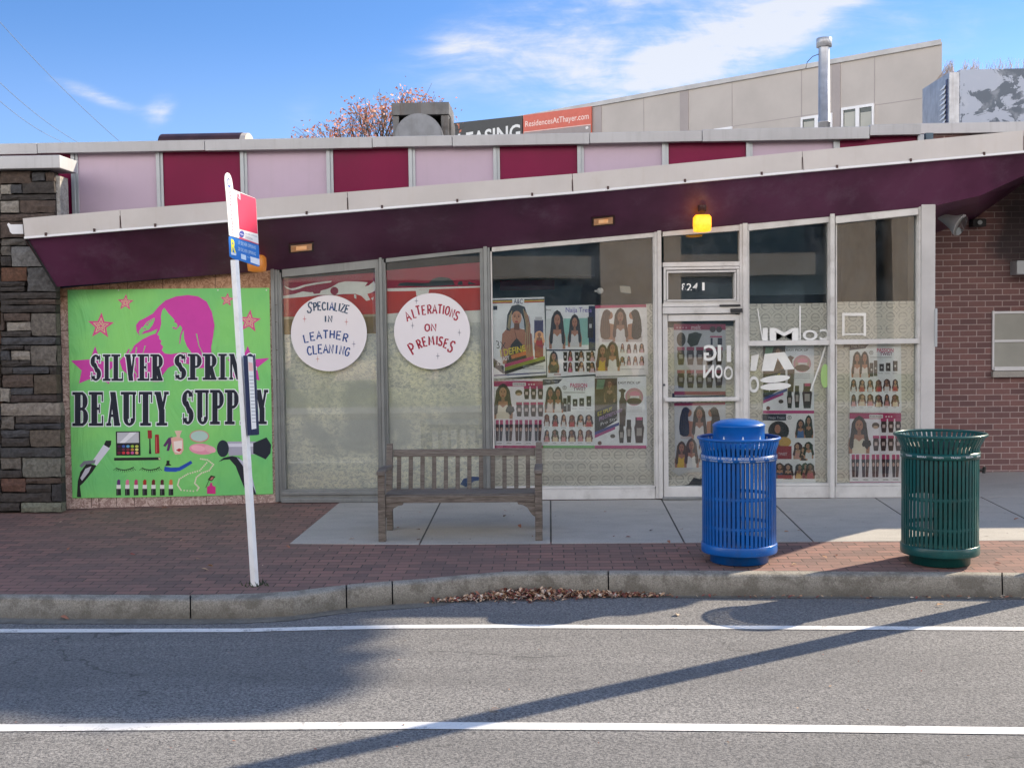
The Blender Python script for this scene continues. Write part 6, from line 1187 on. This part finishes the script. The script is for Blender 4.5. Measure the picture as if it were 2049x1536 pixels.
A['straw'] = mat('straw', (.55, .45, .38), .9); tag(mb.build('dry_grass', A['straw']), kind='stuff', label='wispy dry grass along the top of the rooftop box')

# ================================================================== APARTMENT BLOCK BEHIND
pr_ = onY(1885, 84, 30.); VP = Vector(ray(-1500, 660 + 33)); VP.z = 0; VP.normalize(); WN = Vector((-VP.y, VP.x, 0)); WN = WN if WN.y < 0 else -WN
ap = empty('apartment_building', Vector((pr_.x, 30, 0)), 'beige panel-clad apartment block rising behind the shop roof at right', 'building')
P0 = Vector((pr_.x, 30., 0))
def wproj(off): return lambda u, v, o: onP(u, v, P0 + WN * (off + o), WN)
Hb = pr_.z; Lb_ = 46.; back = Vector((.2, 1, 0)).normalized() * 16
mb = MB(); a_, b_ = P0, P0 + VP * Lb_; mb.prism([a_ + Vector((0, 0, -.3)), b_ + Vector((0, 0, -.3)), b_ + Vector((0, 0, Hb)), a_ + Vector((0, 0, Hb))], Vector((P0.x, P0.y, 0)).normalized() * 14 + VP * 1.5); mb.build('wall', A['beige'], ap)
mb = MB(); mb.prism([a_ + WN * .06 + Vector((0, 0, Hb - .07)), b_ + WN * .06 + Vector((0, 0, Hb - .07)), b_ + WN * .06 + Vector((0, 0, Hb + .06)), a_ + WN * .06 + Vector((0, 0, Hb + .06))], Vector((P0.x, P0.y, 0)).normalized() * .5); mb.build('parapet_coping', A['stucco'], ap)
w0 = wproj(0)
def wz(u, v): return w0(u, v, 0)
def along(u): return (wz(u, 200) - P0).dot(VP)
def wbox(mb, s0, s1, z0, z1, out): mb.prism([P0 + VP * s0 + Vector((0, 0, z0)), P0 + VP * s1 + Vector((0, 0, z0)), P0 + VP * s1 + Vector((0, 0, z1)), P0 + VP * s0 + Vector((0, 0, z1))], WN * out)
for (u0, u1) in ((1183, 1204), (1361, 1378), (1665, 1682)): mb = MB(); wbox(mb, along(u0), along(u1), -.2, Hb - .08, .02); mb.build('pilaster', A['taupe'], ap)
zj = wz(1560, 239).z
for u in (1288, 1465, 1604, 1750): mb = MB(); wbox(mb, along(u) - .010, along(u) + .010, 0, Hb - .08, .006); mb.build('panel_joint', A['taupe'], ap)
mb = MB(); wbox(mb, 0, Lb_, zj - .010, zj + .010, .004); mb.build('panel_joint', A['taupe'], ap)
for (u0, u1, v0, v1) in ((1604, 1667, 228, 330), (1685, 1750, 209, 320), (1430, 1466, 253, 340)):
    wz0, wz1 = wz(u1, v1).z, wz((u0 + u1) / 2, v0 + 3).z; s0, s1 = along(u0), along(u1); W_e = empty('window', P0 + VP * s0 + Vector((0, 0, wz0)), parent=ap); mb = MB(); sm_ = (s0 + s1) / 2
    for (c0_, c1_) in ((s0, sm_), (sm_, s1)):
        lo, hi = min(c0_, c1_), max(c0_, c1_); wbox(mb, lo, lo + .055, wz0, wz1, .06); wbox(mb, hi - .055, hi, wz0, wz1, .06); wbox(mb, lo + .055, hi - .055, wz1 - .07, wz1, .058); wbox(mb, lo + .055, hi - .055, wz0, wz0 + .07, .058)
    mb.build('frame', A['wframe'], W_e)
    mb = MB(); wbox(mb, min(s0, s1) + .055, max(s0, s1) - .055, wz0 + .07, wz1 - .07, .02); mb.build('pane', A['darkglass'] if 'darkglass' in A else A['navy'], W_e)
    mb = MB(); wbox(mb, min(s0, s1) + .08, sm_ - .08, wz0 + .07, wz1 - .2, .03); wbox(mb, sm_ + .08, max(s0, s1) - .08, wz0 + .07, wz1 - .14, .03); mb.build('curtain', A['curtain'], W_e)
def hang(name, pts, col, label, draw):
    o = empty(name, wproj(.08)(sum(p[0] for p in pts) / 4, pts[2][1], 0), label, 'banner', 'leasing banners on the apartment block'); mb = MB(); mb.prism([wproj(.1)(u, v, 0) for u, v in pts], -WN * .05); mb.col = [lin(*col)] * len(mb.f); mb.build('sheet', A['paper'], o); c = Canvas(wproj(.102), .004); draw(c); c.build('lettering', A['paper'], o)
def d1(c): c.text('NOW LEASING', [(820, 284), (1041, 247.5), (1041, 279), (820, 316)], (222, 222, 218), .02)
hang('leasing_banner', [(800, 258), (1045, 231.5), (1045, 318), (800, 344)], (72, 70, 66), 'dark grey leasing banner with white lettering on the apartment block', d1)
def d2(c):
    c.text('ResidencesAtThayer.com', [(1051, 243), (1178, 226), (1178, 242), (1051, 258)], (238, 212, 200), .008); c.poly([(1048, 264), (1182, 248.5), (1182, 250), (1048, 265.5)], (226, 200, 190)); c.poly([(1048, 266), (1182, 250.5), (1182, 300), (1048, 316)], (150, 140, 136)); c.poly([(1172, 254), (1176, 252.5), (1178, 256), (1174, 259), (1171, 257)], (220, 214, 210))
hang('leasing_banner', [(1047, 231), (1183, 213), (1183, 300), (1047, 318)], (206, 104, 84), 'orange leasing banner with a web address on the apartment block', d2)

# ================================================================== TREES
def blob(mb, c, r, col, n=12, j=.25, seed=0):
    rnd = random.Random(seed); vs = []; ph = [rnd.uniform(0, 6.28) for _ in range(6)]
    for i in range(n + 1):
        for k in range(n * 2):
            th, f = math.pi * i / n, math.pi * k / n; d = Vector((math.sin(th) * math.cos(f), math.sin(th) * math.sin(f), math.cos(th))); s_ = 1 + j * .4 * (math.sin(5 * d.x + ph[0]) * math.sin(6 * d.y + ph[1]) + math.sin(7 * d.z + ph[2]) * .7)
            vs.append(Vector(c) + Vector((d.x * r[0], d.y * r[1], d.z * r[2])) * s_)
    m_ = n * 2; mb.add(vs, [(i * m_ + k, i * m_ + (k + 1) % m_, (i + 1) * m_ + (k + 1) % m_, (i + 1) * m_ + k) for i in range(n) for k in range(m_)], 0, col, True)
def leafq(mb, p, s, col):
    a, b = Vector((random.gauss(0, 1), random.gauss(0, 1), random.gauss(0, 1))).normalized(), Vector((random.gauss(0, 1), random.gauss(0, 1), random.gauss(0, 1))).normalized(); b = a.cross(b).normalized()
    mb.add([p - a * s, p + b * s * .5, p + a * s, p - b * s * .5], [(0, 1, 2, 3)], 0, col)
random.seed(21); DT = 28.
def OUT(u): return samp([(560, 300), (606, 264), (635, 247), (665, 243), (690, 234), (704, 208), (725, 204), (745, 208), (765, 199), (790, 190), (812, 184), (822, 176), (845, 178), (862, 196), (880, 214), (905, 232), (935, 238), (930, 266), (1000, 300)], u)
tc = onY(760, 340, DT); at = empty('autumn_tree', Vector((tc.x, DT, -.2)), 'thin-leaved autumn tree with orange leaves behind the roof', 'tree')
tw_ = MB(); tw_.tube([(tc.x, DT, -.4), (tc.x + .1, DT, 2.5), (tc.x + .05, DT, 4.6)], [.22, .17, .13], 10); lf = MB(); LCOL = [lin(196, 122, 98), lin(214, 146, 120), lin(176, 100, 84), lin(150, 116, 96), lin(220, 168, 144)]
for i in range(150):
    u = random.uniform(596, 900); vt = OUT(u); v = vt + (random.random() ** 1.3) * 110 + 3; p = onY(u, v, DT + random.uniform(-1.6, 1.6))
    base = Vector((tc.x + .05 + random.uniform(-.2, .2), DT, min(4.6, p.z - .8))); mid_ = base.lerp(p, .5) + Vector((random.uniform(-.3, .3), random.uniform(-.2, .2), random.uniform(-.1, .35))); tw_.tube([base, mid_, p], [.035, .018, .006], 4, cap=False)
    for k in range(22):
        q = p + Vector((random.gauss(0, .15), random.gauss(0, .2), random.gauss(-.02, .12))); leafq(lf, q, random.uniform(.03, .055), random.choice(LCOL))
    for k in range(3): q = p + Vector((random.gauss(0, .2), random.gauss(0, .2), random.gauss(0, .14))); tw_.tube([mid_.lerp(p, .6), q], [.008, .004], 3, cap=False)
tw_.build('trunk', A['bark'], at); lf.build('crown', A['treeleaf'], at)
# tall evergreen off to the right; its crown throws the broad shade on the road
S24 = 24.; SX, SY, SZ = math.cos(SUN_AZ) * S24, math.sin(SUN_AZ) * S24, math.tan(SUN_EL) * S24
def lift_(x, y): return Vector((x + SX, y + SY, ZR + SZ))
et = empty('evergreen_tree', Vector((-2.9 + SX, 7.9 + SY, -.2)), 'tall dense evergreen tree beyond the shop to the right', 'tree')
cr = MB(); random.seed(2); EC = (.035, .06, .02)
spots = [(-2.22, 7.16, .60), (-2.05, 6.98, .48), (-1.84, 6.9, .40), (-2.0, 7.32, .46), (-1.74, 6.74, .28), (-2.55, 7.02, .42), (-3.1, 7.12, .50), (-2.62, 8.02, .66), (-2.9, 7.75, .95), (-2.85, 8.7, .85), (-3.5, 7.75, .98), (-4.3, 7.9, 1.08), (-3.4, 8.6, 1.0), (-4.2, 8.9, 1.05), (-5.1, 8.0, 1.12), (-2.55, 9.1, .7)]
for i, (x, y, r_) in enumerate(spots):
    c_ = lift_(x, y); blob(cr, c_, (r_, r_, r_), EC, 14, .12, i)
    for k in range(int(420 * r_ * r_)):
        d = Vector((random.gauss(0, 1), random.gauss(0, 1), random.gauss(0, 1))).normalized(); leafq(cr, c_ + d * r_ * random.uniform(.95, 1.09), random.uniform(.05, .09), (.04 + random.random() * .02, .07, .02))
cr.build('crown', A['treeleaf'], et); tk = MB(); pk = lift_(-3.6, 8.1); tk.tube([(pk.x, pk.y, -.4), (pk.x, pk.y, pk.z * .5), (pk.x, pk.y, pk.z)], [.35, .25, .12], 12); tk.build('trunk', A['bark'], et)
# ================================================================== WIRES AND POLE
def wire(a, b, label, D0=19., D1=24.):
    p, q = onY(*a, D0), onY(*b, D1); d = q - p; p2, q2 = p - d * .8, q + d * .5; pts = [p2.lerp(q2, i / 24) - Vector((0, 0, .35 * math.sin(math.pi * i / 24))) for i in range(25)]; off = pts[0] * 0
    mb = MB(); mb.tube(pts, .0055, 5, cap=False); tag(mb.build('power_line', A['wirem']), label, 'cable', 'overhead wires crossing the sky at left')
A['wirem'] = mat('wire', (.16, .21, .29), .6)
wire((0, 8), (246, 268), 'highest and longest overhead wire crossing the blue sky'); wire((0, 129), (163, 268), 'middle one of the three overhead wires'); wire((0, 166), (133, 266), 'lowest and shortest of the three overhead wires')
up_ = empty('utility_pole', Vector((4.62, 9.80, gz(9.8))), 'tall round utility pole on the kerb beyond the green bin', 'pole')
mb = MB(); z_ = gz(9.8); mb.tube([(4.62, 9.80, z_ - .1), (4.60, 9.18, 9.2)], [.115, .09], 20); mb.build('shaft', A['bark'], up_)
# ================================================================== ACROSS THE STREET (seen only in the glass)
YO = -3.2
mb = MB(); mb.box(-60, 60, YO - .16, YO, ZR - .05, ZR + .15); S_(mb.build('kerb', A['kerb'])); mb = MB(); mb.add([(-60, YO - .16, ZR + .148), (60, YO - .16, ZR + .148), (60, YO - 2.2, ZR + .17), (-60, YO - 2.2, ZR + .17)], [(0, 1, 2, 3)]); S_(mb.build('sidewalk', A['slab']))
mb = MB(); mb.add([(-60, YO - 2.2, ZR + .17), (60, YO - 2.2, ZR + .17), (60, YO - 5, .25), (-60, YO - 5, .25), (60, -13, .3), (-60, -13, .3)], [(0, 1, 2, 3), (3, 2, 4, 5)]); S_(mb.build('lawn', A['grass']))
random.seed(8)
for i in range(9):
    x = -11 + i * 2.1 + random.uniform(-.4, .4); s_ = random.uniform(.55, .95); e = MB(); blob(e, (x, YO - 5.2, .35 + s_ * .5), (s_ * 1.1, s_, s_ * .8), None, 12, .4, i + 40); e.col = [None] * len(e.f); tag(e.build('hedge_shrub', A['hedge']), 'sunlit yellow-green shrub across the street, mirrored in the shop glass', 'shrub', 'shrubs across the street')
ob2 = empty('opposite_building', (0, -13, 0), 'tan masonry building with dark glazing across the street, seen only in reflections', 'building')
MB().box(-45, 45, -20, -13.3, -.3, 8.6).build('wall', A['darkglass2'], ob2)
for x0, x1 in ((-30, -27.5), (-20, -17), (-11.5, -8.8), (1.7, 4.4), (9.2, 12.2), (21, 24)): MB().box(x0, x1, -13.31, -12.9, -.3, 8.8).build('pier', A['pier'], ob2)
MB().box(-45, 45, -13.305, -13.1, 3.6, 4.35).build('spandrel', A['taupe'], ob2); MB().box(-45, 45, -13.306, -12.95, -.3, .9).build('plinth', A['pier'], ob2); MB().box(-45, 45, -13.305, -13.0, 6.0, 8.65).build('spandrel', A['pier'], ob2)
